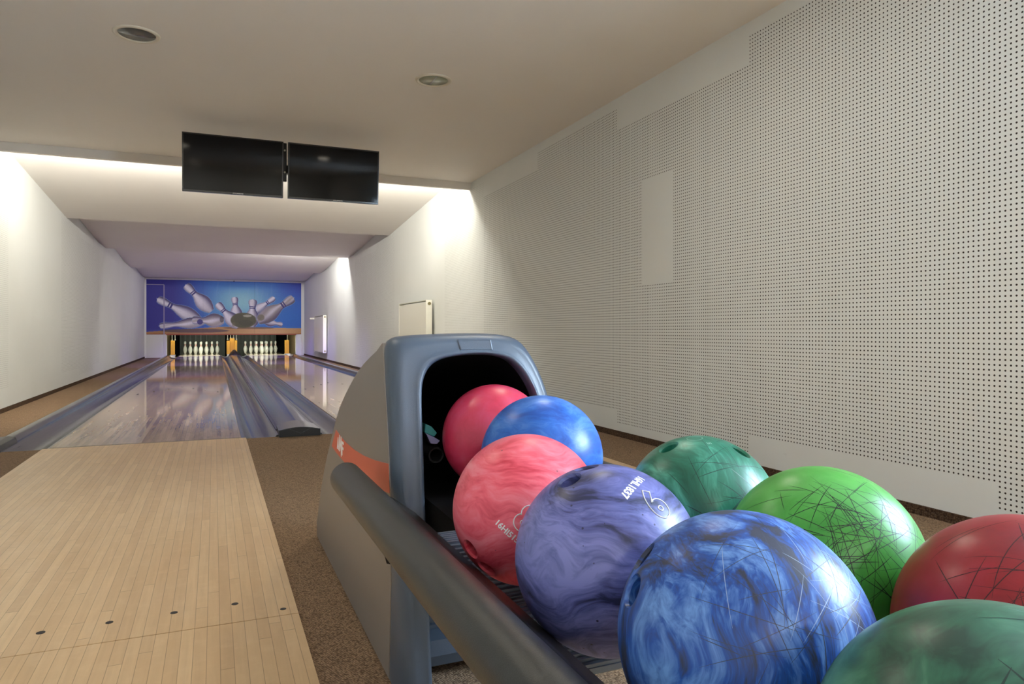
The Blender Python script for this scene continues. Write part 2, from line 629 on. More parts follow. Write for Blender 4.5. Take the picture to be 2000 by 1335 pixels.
cove_tube(-1.70, 0.15, 7.076, 2.25, M['tube_a'], 'fluorescent tube hidden behind the drop beam above the left side of the lanes', ADDED_FILL)
cove_tube(0.60, 2.40, 7.076, 2.25, M['tube_a'], 'fluorescent tube hidden behind the drop beam beside the perforated right wall', ADDED_FILL)
cove_tube(0.75, 2.35, 14.43, 2.255, M['tube_b'], 'fluorescent tube behind the second sloping baffle near the right wall', ADDED_FILL * 0.8)



def added_violet_spot(x, y, z, tx, ty, label, power):
    t = thing('spotlight', label, 'spotlight', (x, y, z))  # unseen spot added to throw violet light on the far lanes
    d = Vector((tx - x, ty - y, -z)).normalized()
    p = Vector((x, y, z))
    bm = new_bm()
    add_tube(bm, p, p - d * 0.07, 0.042, 20, r1=0.03)
    mk('housing', bm, plain('spot_housing', (40, 40, 42), 0.4), parent=t, smooth=40)
    bm = new_bm()
    add_tube(bm, p + d * 0.001, p + d * 0.002, 0.038, 20)
    mk('lens', bm, M['lens_v'], parent=t)
    l = bpy.data.lights.new('added_violet_beam', 'SPOT')
    l.energy = power
    l.color = (0.30, 0.22, 1.0)
    l.spot_size = R(58)
    l.spot_blend = 1.0
    l.shadow_soft_size = 0.03
    lo = bpy.data.objects.new('added_violet_beam', l)
    COL.objects.link(lo)
    lo.parent = t
    lo.location = d * 0.006
    lo.rotation_euler = d.to_track_quat('-Z', 'Y').to_euler()


for (x, n1) in ((-0.37, 'left'), (1.42, 'right')):
    added_violet_spot(x, 18.53, 2.31, x, 20.4, 'added unseen violet spotlight behind the third sloping baffle, aimed down at the %s lane' % n1, ADDED_SPOT_V)
    added_violet_spot(x, 14.47, 2.33, x, 16.8, 'added unseen violet spotlight behind the second sloping baffle, aimed down at the %s lane' % n1, ADDED_SPOT_V)
    added_violet_spot(x, 10.84, 2.33, x, 12.9, 'added unseen violet spotlight behind the first sloping baffle, aimed down at the %s lane' % n1, ADDED_SPOT_V * 0.5)
cove_tube(-0.95, 1.65, 18.50, 2.262, M['added_tube_c'], 'added unseen fluorescent tube behind the third sloping baffle, brightening the picture panel')  # extra unseen tube, added to brighten the print and far walls

# baseboards faced in carpet
bm = new_bm()
add_box(bm, XR - 0.008, XR + 0.01, YN, FOUL, -0.02, 0.032)
add_box(bm, XR - 0.008, XR + 0.01, FOUL, YF, -0.03, 0.026)
struct('baseboard_right', bm, M['carpet_base'])
bm = new_bm()
add_box(bm, XL - 0.01, XL + 0.008, YN, FOUL, -0.02, 0.032)
add_box(bm, XL - 0.01, XL + 0.008, FOUL, YF, -0.06, -0.004)
struct('baseboard_left', bm, M['carpet_base'])

# ------------------------------------------------------------------ lanes and approaches
LANES = ((-0.905, 0.163, -0.375), (0.893, 1.960, 1.392))     # left edge, right edge, pin centre


def approach(x0, x1, label, dots):
    t = thing('bowling_approach', label, 'approach floor', ((x0 + x1) / 2, 1.8, 0))
    bm = new_bm()
    for a, b in ((YN + 1.2, 1.8075), (1.8115, 4.9275)):
        add_box(bm, x0, x1, a, b, -0.02, 0.0)
    mk('boards', bm, M['approach'], parent=t)
    bm = new_bm()
    add_box(bm, x0 + 0.001, x1 - 0.001, 1.80, 1.82, -0.02, -0.004)
    mk('joint', bm, M['seam'], parent=t)
    for (x, y, r) in dots:
        bm = new_bm()
        add_tube(bm, (x, y, -0.003), (x, y, 0.0006), r, 20)
        mk('guide_dot', bm, M['dot'], parent=t)
    return t


DOTS = [(-0.65, 1.925, 0.0095), (-0.51, 1.925, 0.0095), (-0.371, 1.925, 0.0095), (-0.232, 1.928, 0.0085), (-0.092, 1.932, 0.0085), (0.049, 1.933, 0.0085), (0.160, 1.85, 0.0075)]
approach(-0.94, 0.193, 'pale maple approach of the left lane with a row of dark dots', DOTS)
approach(0.862, 2.0, 'maple approach of the right lane behind the ball return', [])


def lane(x0, x1, label, side):
    t = thing('bowling_lane', label, 'bowling lane', ((x0 + x1) / 2, FOUL, 0))
    bm = new_bm()
    add_box(bm, x0, x1, FOUL + 0.022, 21.6, -0.06, 0.0)
    mk('boards', bm, M['lane'], parent=t)
    bm = new_bm()
    add_box(bm, x0, x1, 21.6, 24.75, -0.06, 0.0)
    mk('pin_deck', bm, M['deck'], parent=t)
    bm = new_bm()
    add_box(bm, x0, x1, 21.55, 22.0, -0.05, 0.0012)
    mk('deck_edge', bm, M['deck_edge'], parent=t)
    bm = new_bm()
    add_box(bm, x0, x1, FOUL - 0.0025, FOUL + 0.022, -0.06, -0.001)
    mk('foul_line', bm, M['seam'], parent=t)
    c = (x0 + x1) / 2
    for k in range(-3, 4):                                   # aiming arrows in a V
        ax, ay = c + k * 0.1367, 9.75 - abs(k) * 0.32
        bm = new_bm()
        add_prism(bm, [(ax - 0.012, ay - 0.05), (ax + 0.012, ay - 0.05), (ax, ay + 0.07)], 'z', -0.002, 0.0006)
        mk('aiming_arrow', bm, M['dot'], parent=t)
    for k in (-4, -3.3, -2.4, -1.5, 1.5, 2.4, 3.3, 4):                # small dots before the arrows
        bm = new_bm()
        add_tube(bm, (c + k * 0.12, 7.05, -0.002), (c + k * 0.12, 7.05, 0.0006), 0.0085, 12)
        mk('aiming_dot', bm, M['dot'], parent=t)
    return t


lane(LANES[0][0], LANES[0][1], 'glossy maple bowling lane on the left, leading to the left set of pins', 0)
lane(LANES[1][0], LANES[1][1], 'glossy maple bowling lane on the right, partly hidden by the ball return hood', 1)

END = 21.6


def arc(x0, x1, zt0, zt1, depth, n=14):
    """sagging gutter profile between two top edges"""
    pts = []
    for i in range(n + 1):
        u = i / n
        pts.append((x0 + (x1 - x0) * u, zt0 + (zt1 - zt0) * u - depth * math.sin(math.pi * u) ** 0.8))
    return pts


def gutter(name, prof, y0, y1, label, x0):
    bm = new_bm()
    add_strip(bm, prof, 'y', y0, y1, 40)
    back = [(p[0], p[1] - 0.012) for p in prof]
    add_strip(bm, back, 'y', y0, y1, 1)
    add_prism(bm, prof + back[::-1], 'y', y0 - 0.001, y0)
    o = mk(name, bm, M['gutter'], origin=(x0, y0, 0), smooth=40)
    return tag(o, label, 'gutter')


gutter('bowling_gutter', [(-1.262, -0.045), (-1.262, -0.005), (-1.250, 0.018), (-1.225, 0.030), (-1.195, 0.031), (-1.165, 0.022), (-1.150, 0.0), (-1.143, -0.014)] + arc(-1.140, -0.925, -0.016, -0.006, 0.055) + [(-0.907, -0.004)],
       FOUL, END, 'long grey gutter with a rounded rail at the left edge of the left lane', -1.03)
gutter('bowling_gutter', [(0.165, -0.004), (0.183, -0.006)] + arc(0.185, 0.385, -0.007, 0.006, 0.060) + [(0.398, 0.008)],
       FOUL, END, 'grey gutter between the left lane and the ball track cover', 0.28)
gutter('bowling_gutter', [(0.664, 0.008)] + arc(0.675, 0.872, 0.006, -0.007, 0.060) + [(0.874, -0.006), (0.891, -0.004)],
       FOUL, END, 'grey gutter between the ball track cover and the right lane', 0.78)
gutter('bowling_gutter', [(1.962, -0.004), (1.980, -0.006)] + arc(1.982, 2.150, -0.007, -0.012, 0.05) + [(2.155, 0.0), (2.165, 0.022), (2.190, 0.030), (2.225, 0.028), (2.240, 0.01), (2.255, 0.004), (2.258, -0.045)],
       FOUL, END, 'grey gutter with a rounded rail along the right wall', 2.1)
# rounded ball track cover between the two inner gutters
prof = []
for i in range(17):
    u = i / 16
    prof.append((0.397 + 0.268 * u, 0.012 + 0.040 * math.sin(math.pi * u) ** 0.6))
bm = new_bm()
add_strip(bm, prof, 'y', 5.16, 20.9, 40)
add_strip(bm, [(p[0], p[1] - 0.014) for p in prof], 'y', 5.16, 20.9, 1)
o = mk('ball_track_cover', bm, M['gutter'], origin=(0.53, FOUL, 0), smooth=50)
tag(o, 'shiny rounded grey cover over the ball track between the two lanes', 'track cover')
# black end cap of the cover
cap = thing('track_end_cap', 'black plastic end cap closing the ball track cover at the carpet', 'end cap', (0.53, 4.95, 0))
bm = new_bm()
n = 12
rings = []
for (y, zs, ins) in ((4.885, 1.0, 0.0), (4.875, 0.93, 0.004), (5.16, 1.08, 0.008)):
    pass
front = [(0.398, -0.004)] + [(0.394 + 0.270 * i / n, (0.040 + 0.018 * math.sin(math.pi * i / n))) for i in range(n + 1)] + [(0.664, -0.004)]
back = [(0.404, 0.0)] + [(0.402 + 0.256 * i / n, (0.038 + 0.030 * math.sin(math.pi * i / n))) for i in range(n + 1)] + [(0.660, 0.0)]
V = add_loft(bm, [[(p[0], 4.885, p[1]) for p in front], [(p[0], 5.18, p[1]) for p in back]])
bm.faces.new(V[0]); bm.faces.new(V[1][::-1])
mk('cap_shell', bm, M['gutter'], parent=cap, smooth=40)
bm = new_bm()
ff = [(0.531 + (p[0] - 0.531) * 0.975, max(-0.002, p[1] - 0.003)) for p in front]
add_prism(bm, ff, 'y', 4.8825, 4.8865)
mk('front_plate', bm, M['black'], parent=cap)
bm = new_bm()
add_prism(bm, [(0.455, 0.049), (0.460, 0.049), (0.536, 0.018), (0.600, 0.048), (0.604, 0.048), (0.536, 0.013)], 'y', 4.8815, 4.8828)
mk('moulded_ridge', bm, M['gutter'], parent=cap)
# black stop at the near end of the left rail
bm = new_bm()
add_prism(bm, [(-1.268, -0.006), (-1.268, 0.020), (-1.25, 0.036), (-1.19, 0.040), (-1.155, 0.030), (-1.143, 0.0), (-1.143, -0.006)], 'y', 4.905, 5.30)
o = mk('rail_end_stop', bm, M['black'], origin=(-1.2, 4.95, 0), bevel=0.003)
tag(o, 'black end stop on the near end of the left gutter rail', 'end stop')

# pale steel gutter ends beside the pin decks
for k, (x0, x1, lab) in enumerate(((-1.16, -0.915, 'pale steel gutter end left of the left pin deck'), (0.18, 0.40, 'pale steel gutter end right of the left pin deck'),
                                   (0.66, 0.88, 'pale steel gutter end left of the right pin deck'), (1.975, 2.16, 'pale steel gutter end right of the right pin deck'))):
    bm = new_bm()
    add_strip(bm, arc(x0, x1, 0.012, 0.012, 0.06, 10), 'y', 21.6, 22.3, 1)
    add_strip(bm, arc(x0 - 0.008, x1 + 0.008, 0.004, 0.004, 0.06, 10), 'y', 21.6, 22.3, 1)
    o = mk('gutter_end', bm, M['steel_deck'], origin=((x0 + x1) / 2, 21.9, 0), smooth=50)
    tag(o, lab, 'gutter end')

# black hump where the balls enter the track
bm = new_bm()
pr = [(0.37, -0.02), (0.40, 0.035), (0.46, 0.10), (0.505, 0.150), (0.53, 0.160), (0.575, 0.150), (0.62, 0.09), (0.69, 0.035), (0.715, -0.02)]
V = add_loft(bm, [[(0.54 + (p[0] - 0.54) * s, y, p[1] * s2) for p in pr] for (y, s, s2) in ((20.9, 1.0, 0.32), (21.15, 0.98, 0.85), (21.5, 0.95, 1.0), (22.2, 0.92, 1.0))])
bm.faces.new(V[0]); bm.faces.new(V[-1][::-1])
o = mk('ball_track_hood', bm, M['black'], origin=(0.54, 21.3, 0), smooth=45)
tag(o, 'black hump covering the ball track entry in front of the yellow guard posts', 'track hood')

# ------------------------------------------------------------------ pins
PINP = [(0.0001, 0.0), (0.0255, 0.0), (0.0285, 0.003), (0.0360, 0.0190), (0.0460, 0.0480), (0.0535, 0.0790), (0.0588, 0.1080), (0.0605, 0.1160), (0.0590, 0.1400), (0.0545, 0.1620),
        (0.0450, 0.1930), (0.0350, 0.2150), (0.0270, 0.2370), (0.0236, 0.2560), (0.0235, 0.2640), (0.0255, 0.2850), (0.0290, 0.3080), (0.0320, 0.3300), (0.0324, 0.3450), (0.0305, 0.3600),
        (0.0240, 0.3730), (0.0130, 0.3800), (0.0, 0.3815)]
bm = new_bm()
add_lathe(bm, PINP, seg=28)
pin0 = mk('bowling_pin', bm, M['pin'], local=True, smooth=60)
bm = new_bm()
add_tube(bm, (0, 0, 0.378), (0, 0, 1.099), 0.0022, 6)
str0 = mk('lifting_cord', bm, M['cord'], parent=pin0, local=True)
PITCH = 0.3085
spots = []
for row in range(4):
    for i in range(row + 1):
        spots.append(((i - row / 2) * PITCH, 23.40 + row * PITCH * 0.866))
NL = ['white pin standing alone at the near point of the left pin triangle',
      'left pin of the second row of the left pin triangle', 'right pin of the second row of the left pin triangle',
      'left pin of the third row of the left pin triangle', 'pin hidden straight behind the near point pin of the left triangle', 'right pin of the third row of the left pin triangle',
      'leftmost pin of the back row of the left pin triangle', 'back row pin behind the second row left pin, left triangle', 'back row pin behind the second row right pin, left triangle',
      'rightmost pin of the back row of the left pin triangle']
NR = [s.replace('left pin triangle', 'RIGHT pin triangle').replace('left triangle', 'RIGHT triangle').replace('straight behind', 'half behind').replace('hidden half', 'half hidden').replace('pin half behind', 'pin half hidden behind').replace('RIGHT', 'right') for s in NL]
NR[4] = 'pin half hidden behind the near point pin of the right triangle'
first = True
for li, names in ((0, NL), (1, NR)):
    for (dx, y), lab in zip(spots, names):
        if first:
            o, s = pin0, str0
            first = False
        else:
            o = pin0.copy(); COL.objects.link(o)
            s = str0.copy(); COL.objects.link(s); s.parent = o
        o.location = (LANES[li][2] + dx, y, 0.0005)
        tag(o, 'white red-striped ' + lab if not lab.startswith('white') else lab.replace('white pin', 'white red-striped pin'), 'bowling pin', 'bowling pins on the ' + ('left' if li == 0 else 'right') + ' lane')

# ------------------------------------------------------------------ pit furniture
for x0, x1, lab in ((-1.02, 0.33, 'black curtain hanging behind the left lane pins'), (0.60, 1.93, 'black curtain hanging behind the right lane pins')):
    bm = new_bm()
    n = 40
    fr = [(x0 + (x1 - x0) * i / n, 24.95 + 0.012 * math.sin(i * 1.3)) for i in range(n + 1)]
    add_prism(bm, fr + [(p[0], p[1] + 0.02) for p in fr[::-1]], 'z', -0.15, 1.095)
    o = mk('pit_curtain', bm, M['curtain'], origin=((x0 + x1) / 2, 24.95, 0), smooth=40)
    tag(o, lab, 'curtain')
# side boards of the pits
for x0, x1, lab, mat in ((-1.36, -1.30, 'brown side board left of the left lane pins', M['kick']), (2.31, 2.36, 'brown side board right of the right lane pins', M['kick'])):
    bm = new_bm()
    add_box(bm, x0, x1, 22.05, 25.2, -0.15, 1.09)
    o = mk('kickback_board', bm, mat, origin=((x0 + x1) / 2, 23.5, 0), bevel=0.004)
    tag(o, lab, 'side board')
bm = new_bm()
add_box(bm, 2.262, 2.285, 22.03, 22.07, 0.0, 0.60)
o = mk('edge_strip', bm, M['white_frame'], origin=(2.27, 22.05, 0), bevel=0.003)
tag(o, 'white upright edge strip right of the right pin opening', 'strip')


def guard_post(pads, rods, base, label):
    """yellow padded guard posts between pin decks, hung on steel rods"""
    x = sum(p[0] + p[1] for p in pads) / (2 * len(pads))
    t = thing('guard_post', label, 'guard post', (x, 22.3, 0))
    for (a, b, y, z1, dep) in pads:
        bm = new_bm()
        add_prism(bm, [(a, y), (b, y), (b + 0.006, y + dep), (a - 0.006, y + dep)], 'z', 0.02, z1)
        mk('pad', bm, M['yellow'], parent=t, bevel=0.006)
    for (rx, ry, z0) in rods:
        bm = new_bm()
        add_tube(bm, (rx, ry, z0), (rx, ry, 1.09), 0.012, 10)
        add_tube(bm, (rx, ry, z0 - 0.005), (rx, ry, z0 + 0.03), 0.022, 10)
        mk('steel_rod', bm, M['rod'], parent=t)
    bm = new_bm()
    add_box(bm, base[0], base[1], 22.25, 22.55, -0.10, 0.022)
    mk('foot', bm, M['steel_deck'], parent=t, bevel=0.004)


guard_post([(-1.150, -1.050, 22.30, 0.43, 0.10)], [(-1.115, 22.35, 0.43), (-1.045, 22.50, 0.44)], (-1.17, -1.03), 'yellow padded guard post left of the left lane pins')
guard_post([(0.345, 0.425, 22.30, 0.42, 0.10), (0.430, 0.555, 22.34, 0.49, 0.12), (0.560, 0.625, 22.30, 0.43, 0.10)],
           [(0.365, 22.33, 0.45), (0.450, 22.40, 0.49), (0.525, 22.40, 0.49), (0.605, 22.33, 0.45)], (0.35, 0.62), 'cluster of yellow padded guard posts between the two pin decks')
guard_post([(1.985, 2.105, 22.30, 0.43, 0.10)], [(2.055, 22.35, 0.43)], (1.98, 2.14), 'yellow padded guard post right of the right lane pins')
# pin lights just behind the picture panel
for k, (x0, x1, lab) in enumerate(((-0.95, 0.25, 'pit lamp behind the picture panel above the left pins'), (0.80, 1.95, 'pit lamp behind the picture panel above the right pins'))):
    t = thing('pit_lamp', lab, 'lamp', ((x0 + x1) / 2, 22.16, 0.9))
    bm = new_bm()
    add_tube(bm, (x0, 22.16, 0.90), (x1, 22.16, 0.90), 0.02, 12)
    mk('tube', bm, M['tube_pit'], parent=t)
    bm = new_bm()
    add_box(bm, x0, x1, 22.13, 22.19, 0.93, 1.0)
    mk('batten', bm, M['white_frame'], parent=t)


# ------------------------------------------------------------------ picture panel over the pins (a flat print)
def paint_mural():
    W, H = 1881.0, 670.0
    nu, nv = 471, 168
    u = np.linspace(0, 1, nu)
    v = np.linspace(0, 1, nv)
    U, V = np.meshgrid(u, v)
    X = 37 + U * W
    Y = 65 + V * H
    def c(*a):
        return np.array(a, float)
    rng = np.random.RandomState(3)
    navy, blue, cyan, purple, teal = c(48, 44, 140), c(34, 92, 190), c(140, 196, 210), c(58, 48, 158), c(70, 150, 200)
    def blend(A, B, k):
        k = np.clip(k, 0, 1)[..., None]
        return A * (1 - k) + B * k
    img = np.zeros((nv, nu, 3)) + navy
    img = blend(img, blue, (X - 330) / 500)
    d = np.sqrt(((X - 1160) / 520) ** 2 + ((Y - 330) / 330) ** 2)
    img = blend(img, cyan, np.exp(-(d * 1.25) ** 2))
    img = blend(img, c(30, 100, 190), np.exp(-(((X - 1130) / 400) ** 2 + ((Y - 65) / 80) ** 2)) * 0.8)
    img = blend(img, c(40, 50, 160), np.clip((X - 1560) / 400, 0, 1) * np.clip((330 - Y) / 260, 0, 1))
    img = blend(img, c(30, 110, 200), np.exp(-(((X - 1750) / 260) ** 2 + ((Y - 520) / 160) ** 2)) * 0.7)
    for k in range(9):                                       # faint brush sweeps
        x0 = rng.uniform(700, 1900)
        img = blend(img, c(150, 180, 220), 0.14 * np.exp(-((X - x0 - (Y - 250) * rng.uniform(-0.2, 0.2)) / 10) ** 2) * np.exp(-((Y - rng.uniform(120, 420)) / 120) ** 2))
    # wooden floor at the bottom
    line = np.where(X < 900, 705 - (np.clip(X, 37, 900) - 37) / 863 * 65, 640 + (X - 900) / 1000 * 18)
    fl = Y > line
    wood = blend(np.zeros_like(img) + c(160, 112, 72), c(206, 162, 110), np.exp(-((X - 1500) / 600) ** 2) * 0.9 + 0.15)
    wood = wood * (0.975 + 0.025 * np.sin(Y * 0.35 + 3 * np.sin(X * 0.004)))[..., None]
    img = np.where(fl[..., None], wood, img)
    glow = np.exp(-np.abs(Y - line) / 14) * (~fl)
    img = blend(img, c(120, 160, 200), glow * 0.35)
    prof_s = np.array([0, .02, .07, .14, .20, .30, .36, .42, .50, .62, .70, .80, .90, .97, 1.0])
    prof_r = np.array([0, .45, .55, .56, .50, .40, .42, .52, .74, .97, 1.0, .92, .72, .50, .42])
    prof_r2 = prof_r

    def pin(x0, y0, x1, y1, rmax, tone=0.0, stripe=True, chrome=0.0):
        nonlocal img
        ax = np.array([x1 - x0, y1 - y0], float)
        L = np.hypot(*ax)
        ax /= L
        s = ((X - x0) * ax[0] + (Y - y0) * ax[1]) / L
        t = (X - x0) * -ax[1] + (Y - y0) * ax[0]
        r = np.interp(s, prof_s, prof_r2) * rmax
        ins = (s > 0) & (s < 1) & (np.abs(t) < r)
        # rim glow
        halo = (s > -0.02) & (s < 1.01) & (np.abs(t) < r + 5) & ~ins
        img = np.where(halo[..., None], blend(img, c(150, 190, 230), np.full(X.shape, 0.55)), img)
        q = np.where(r > 0, t / np.maximum(r, 1e-3), 0)
        lit = np.clip(1.05 - (q - 0.2) ** 2 * 1.15, 0, 1)
        base = blend(np.zeros_like(img) + c(84, 76, 118), c(226, 222, 232), lit)
        base = blend(base, c(112, 100, 108), np.clip(s - 0.62, 0, 1) * 0.8 + tone)
        if chrome:
            w = 0.5 + 0.5 * np.sin(q * 5.5 + s * 7)
            base = blend(base, c(104, 88, 78), w * chrome)
        if stripe:
            st = ((s > 0.255) & (s < 0.285)) | ((s > 0.305) & (s < 0.345))
            base = np.where(st[..., None], c(50, 46, 120), base)
        img = np.where(ins[..., None], base, img)

    def ell(cx, cy, rx, ry, col, k=1.0):
        nonlocal img
        d = ((X - cx) / rx) ** 2 + ((Y - cy) / ry) ** 2
        img = blend(img, c(*col), np.clip((1 - d) * 6, 0, 1) * k)

    ell(600, 690, 420, 26, (70, 56, 70), 0.7)
    ell(1250, 655, 330, 16, (96, 70, 58), 0.6)
    pin(1575, 262, 1270, 480, 62)
    pin(1070, 262, 1100, 560, 76)
    pin(1298, 288, 1285, 640, 96, chrome=0.12)
    pin(858, 345, 1120, 640, 84)
    pin(1675, 612, 1440, 570, 52, tone=0.15, stripe=False)
    # ball
    ell(1182, 557, 166, 100, (80, 78, 56))
    ell(1120, 530, 60, 66, (70, 66, 52), 0.5)
    ell(1230, 500, 58, 16, (196, 190, 176), 0.7)
    ell(1210, 590, 90, 40, (66, 62, 50), 0.6)
    ell(1060, 610, 22, 30, (112, 104, 82), 0.5)
    pin(1822, 258, 1362, 572, 100, tone=0.15, chrome=0.45)
    ell(1400, 520, 46, 42, (104, 96, 76), 0.7)
    pin(160, 298, 660, 560, 84)
    pin(182, 632, 720, 575, 66, chrome=0.3, stripe=False)
    pin(560, 560, 945, 560, 88, chrome=0.4, stripe=False)
    ell(655, 580, 36, 36, (58, 50, 120), 0.95)
    ell(915, 548, 26, 40, (66, 60, 70), 0.6)
    pin(486, 120, 792, 444, 92)
    img *= (1 + rng.normal(0, 0.018, X.shape))[..., None]
    img = np.where((np.abs(X - 1316) < 2.2)[..., None], img * 0.82, img)
    img = np.where((np.abs(X - 695) < 2.2)[..., None], img * 0.9, img)
    img = np.where((Y > 727)[..., None], c(150, 66, 34), img)
    # outline of the flush door cut through the picture
    dl = ((np.abs(Y - 129) < 4) & (X < 240)) | ((np.abs(X - 238) < 5) & (Y > 129))
    img = np.where(dl[..., None], c(150, 140, 170), img)
    img = np.clip(img, 0, 255) / 255.0
    return U, V, np.where(img <= 0.04045, img / 12.92, ((img + 0.055) / 1.055) ** 2.4)


MX0, MX1, MZ0, MZ1 = -1.735, 2.41, 0.612, 2.145
U, V, rgb = paint_mural()
nv_, nu_ = U.shape
co = np.zeros((nv_ * nu_, 3))
co[:, 0] = (MX0 + U * (MX1 - MX0)).ravel() - 0.34
co[:, 1] = 0.0
co[:, 2] = (MZ1 - V * (MZ1 - MZ0)).ravel() - MZ0
idx = np.arange(nv_ * nu_).reshape(nv_, nu_)
faces = np.stack([idx[:-1, :-1], idx[1:, :-1], idx[1:, 1:], idx[:-1, 1:]], -1).reshape(-1, 4)
me = bpy.data.meshes.new('picture_panel')
me.from_pydata(co.tolist(), [], faces.tolist())
ca = me.color_attributes.new('print', 'FLOAT_COLOR', 'POINT')
cc = np.ones((nv_ * nu_, 4), np.float32)
cc[:, :3] = rgb.reshape(-1, 3)
ca.data.foreach_set('color', cc.ravel())
t = NT('printed_picture')
at = t.n('ShaderNodeAttribute', attribute_name='print')
t.p(color=at.outputs[0], rough=0.45, spec=0.3)
me.materials.append(t.m)
pic = bpy.data.objects.new('print', me)
COL.objects.link(pic)
panel = thing('picture_panel', 'wide blue printed panel of flying bowling pins over the pin openings', 'picture', (0.34, YF - 0.03, MZ0))
pic.parent = panel
pic.location = (0, 0, 0)
bm = new_bm()
add_box(bm, MX0, MX1, YF - 0.028, YF - 0.001, MZ0, MZ1)
mk('backing_board', bm, M['white_frame'], parent=panel)
bm = new_bm()
add_box(bm, -1.24, 2.27, YF - 0.034, YF - 0.002, MZ0 - 0.022, MZ0 - 0.001)
mk('lower_edge', bm, plain('red_brown_edge', (150, 62, 30), 0.5), parent=panel)
bm = new_bm()
add_box(bm, 0.515, 0.545, YF - 0.045, YF - 0.028, MZ1 - 0.01, MZ1 + 0.02)
mk('clip', bm, M['black'], parent=panel)
# white frame strips, and the flush door below the print
bm = new_bm()
add_box(bm, MX0 - 0.045, MX0, YF - 0.035, YF, -0.05, MZ1 + 0.04)
add_box(bm, MX1, MX1 + 0.05, YF - 0.035, YF, -0.05, MZ1 + 0.04)
add_box(bm, MX0, MX1, YF - 0.035, YF, MZ1, MZ1 + 0.04)
struct('trim_6', bm, M['white_frame'])
bm = new_bm()
add_box(bm, MX0, -1.325, YF - 0.02, YF, -0.04, MZ0 - 0.004)
add_box(bm, -1.310, -1.235, YF - 0.02, YF, -0.04, MZ0 - 0.004)
struct('door_1', bm, M['door'])

# ------------------------------------------------------------------ radiators


def radiator(y0, y1, z0, z1, label, valve):
    x1 = XR
    t = thing('radiator', label, 'radiator', (XR - 0.06, (y0 + y1) / 2, z0))
    bm = new_bm()
    add_box(bm, XR - 0.112, XR - 0.104, y0 + 0.004, y1 - 0.004, z0 + 0.008, z1 - 0.03)
    add_box(bm, XR - 0.050, XR - 0.042, y0 + 0.004, y1 - 0.004, z0 + 0.008, z1 - 0.03)
    mk('front_panel', bm, M['rad'], parent=t)
    for y in (y0, y1 - 0.006):
        bm = new_bm()
        add_box(bm, XR - 0.114, XR - 0.035, y, y + 0.006, z0, z1)
        mk('side_cover', bm, M['rad'], parent=t, bevel=0.002)
    bm = new_bm()
    add_box(bm, XR - 0.112, XR - 0.037, y0 + 0.006, y1 - 0.006, z1 - 0.012, z1 - 0.006)
    for i in range(5):
        x = XR - 0.108 + i * 0.016
        add_box(bm, x, x + 0.005, y0 + 0.006, y1 - 0.006, z1 - 0.006, z1 - 0.001)
    mk('top_grille', bm, M['rad_grille'], parent=t)
    for y, s in ((y0, -1), (y1, 1)):
        for z in (z1 - 0.045, z0 + 0.045):
            bm = new_bm()
            add_tube(bm, (XR - 0.072, y, z), (XR - 0.072, y + s * 0.012, z), 0.020, 16)
            add_tube(bm, (XR - 0.072, y + s * 0.012, z), (XR - 0.072, y + s * 0.018, z), 0.010, 6)
            mk('plug', bm, M['brass'], parent=t, smooth=40)
    if valve:
        bm = new_bm()
        add_tube(bm, (XR - 0.072, y1 + 0.01, z1 - 0.06), (XR - 0.072, y1 + 0.05, z1 - 0.06), 0.012, 12)
        add_tube(bm, (XR - 0.09, y1 + 0.045, z1 - 0.06), (XR - 0.22, y1 + 0.045, z1 - 0.06), 0.023, 16)
        mk('thermostat_knob', bm, M['rad'], parent=t, smooth=40)
    for y in (y0 + 0.2, y1 - 0.2):
        bm = new_bm()
        add_box(bm, XR - 0.045, XR - 0.0005, y, y + 0.03, z0 + 0.05, z1 - 0.06)
        mk('bracket', bm, M['rad'], parent=t)


radiator(8.30, 9.66, 0.18, 1.085, 'white panel radiator on the right wall just above the ball return hood', False)
radiator(17.10, 18.70, 0.18, 1.085, 'white panel radiator far down the right wall beside the pins end', True)

# ------------------------------------------------------------------ television screens


def television(x0, x1, z0, z1, y, label, tilt):
    w, h = x1 - x0, z1 - z0
    t = thing('television', label, 'television', ((x0 + x1) / 2, y, (z0 + z1) / 2), 'black televisions under the ceiling')
    t.rotation_euler = (R(tilt), 0, 0)
    W, H = w / 2, h / 2
    fr, bt = 0.011, 0.017
    bm = new_bm()
    add_box(bm, -W, W, -0.012, 0.028, H - fr, H)
    add_box(bm, -W, W, -0.012, 0.028, -H, -H + bt)
    add_box(bm, -W, -W + fr, -0.012, 0.028, -H + bt, H - fr)
    add_box(bm, W - fr, W, -0.012, 0.028, -H + bt, H - fr)
    mk('frame', bm, M['tv_frame'], parent=t, local=True, bevel=0.0015)
    bm = new_bm()
    add_box(bm, -W + fr, W - fr, -0.009, 0.02, -H + bt, H - fr)
    mk('screen', bm, M['tv_screen'], parent=t, local=True)
    bm = new_bm()
    add_prism(bm, [(-W * 0.9, -H * 0.85), (W * 0.9, -H * 0.85), (W * 0.9, H * 0.85), (-W * 0.9, H * 0.85)], 'y', 0.02, 0.055)
    mk('rear_shell', bm, M['black'], parent=t, local=True, bevel=0.01)
    bm = text_mesh('HYUNDAI', 0.0125, extrude=0.0004)
    bmesh.ops.transform(bm, matrix=Matrix.Translation((0.03, -0.0128, -H + bt * 0.5)) @ Matrix.Rotation(R(90), 4, 'X') @ Matrix.Scale(1.35, 4, (1, 0, 0)), verts=bm.verts)
    mk('lettering', bm, M['white_ink'], parent=t, local=True)
    return t


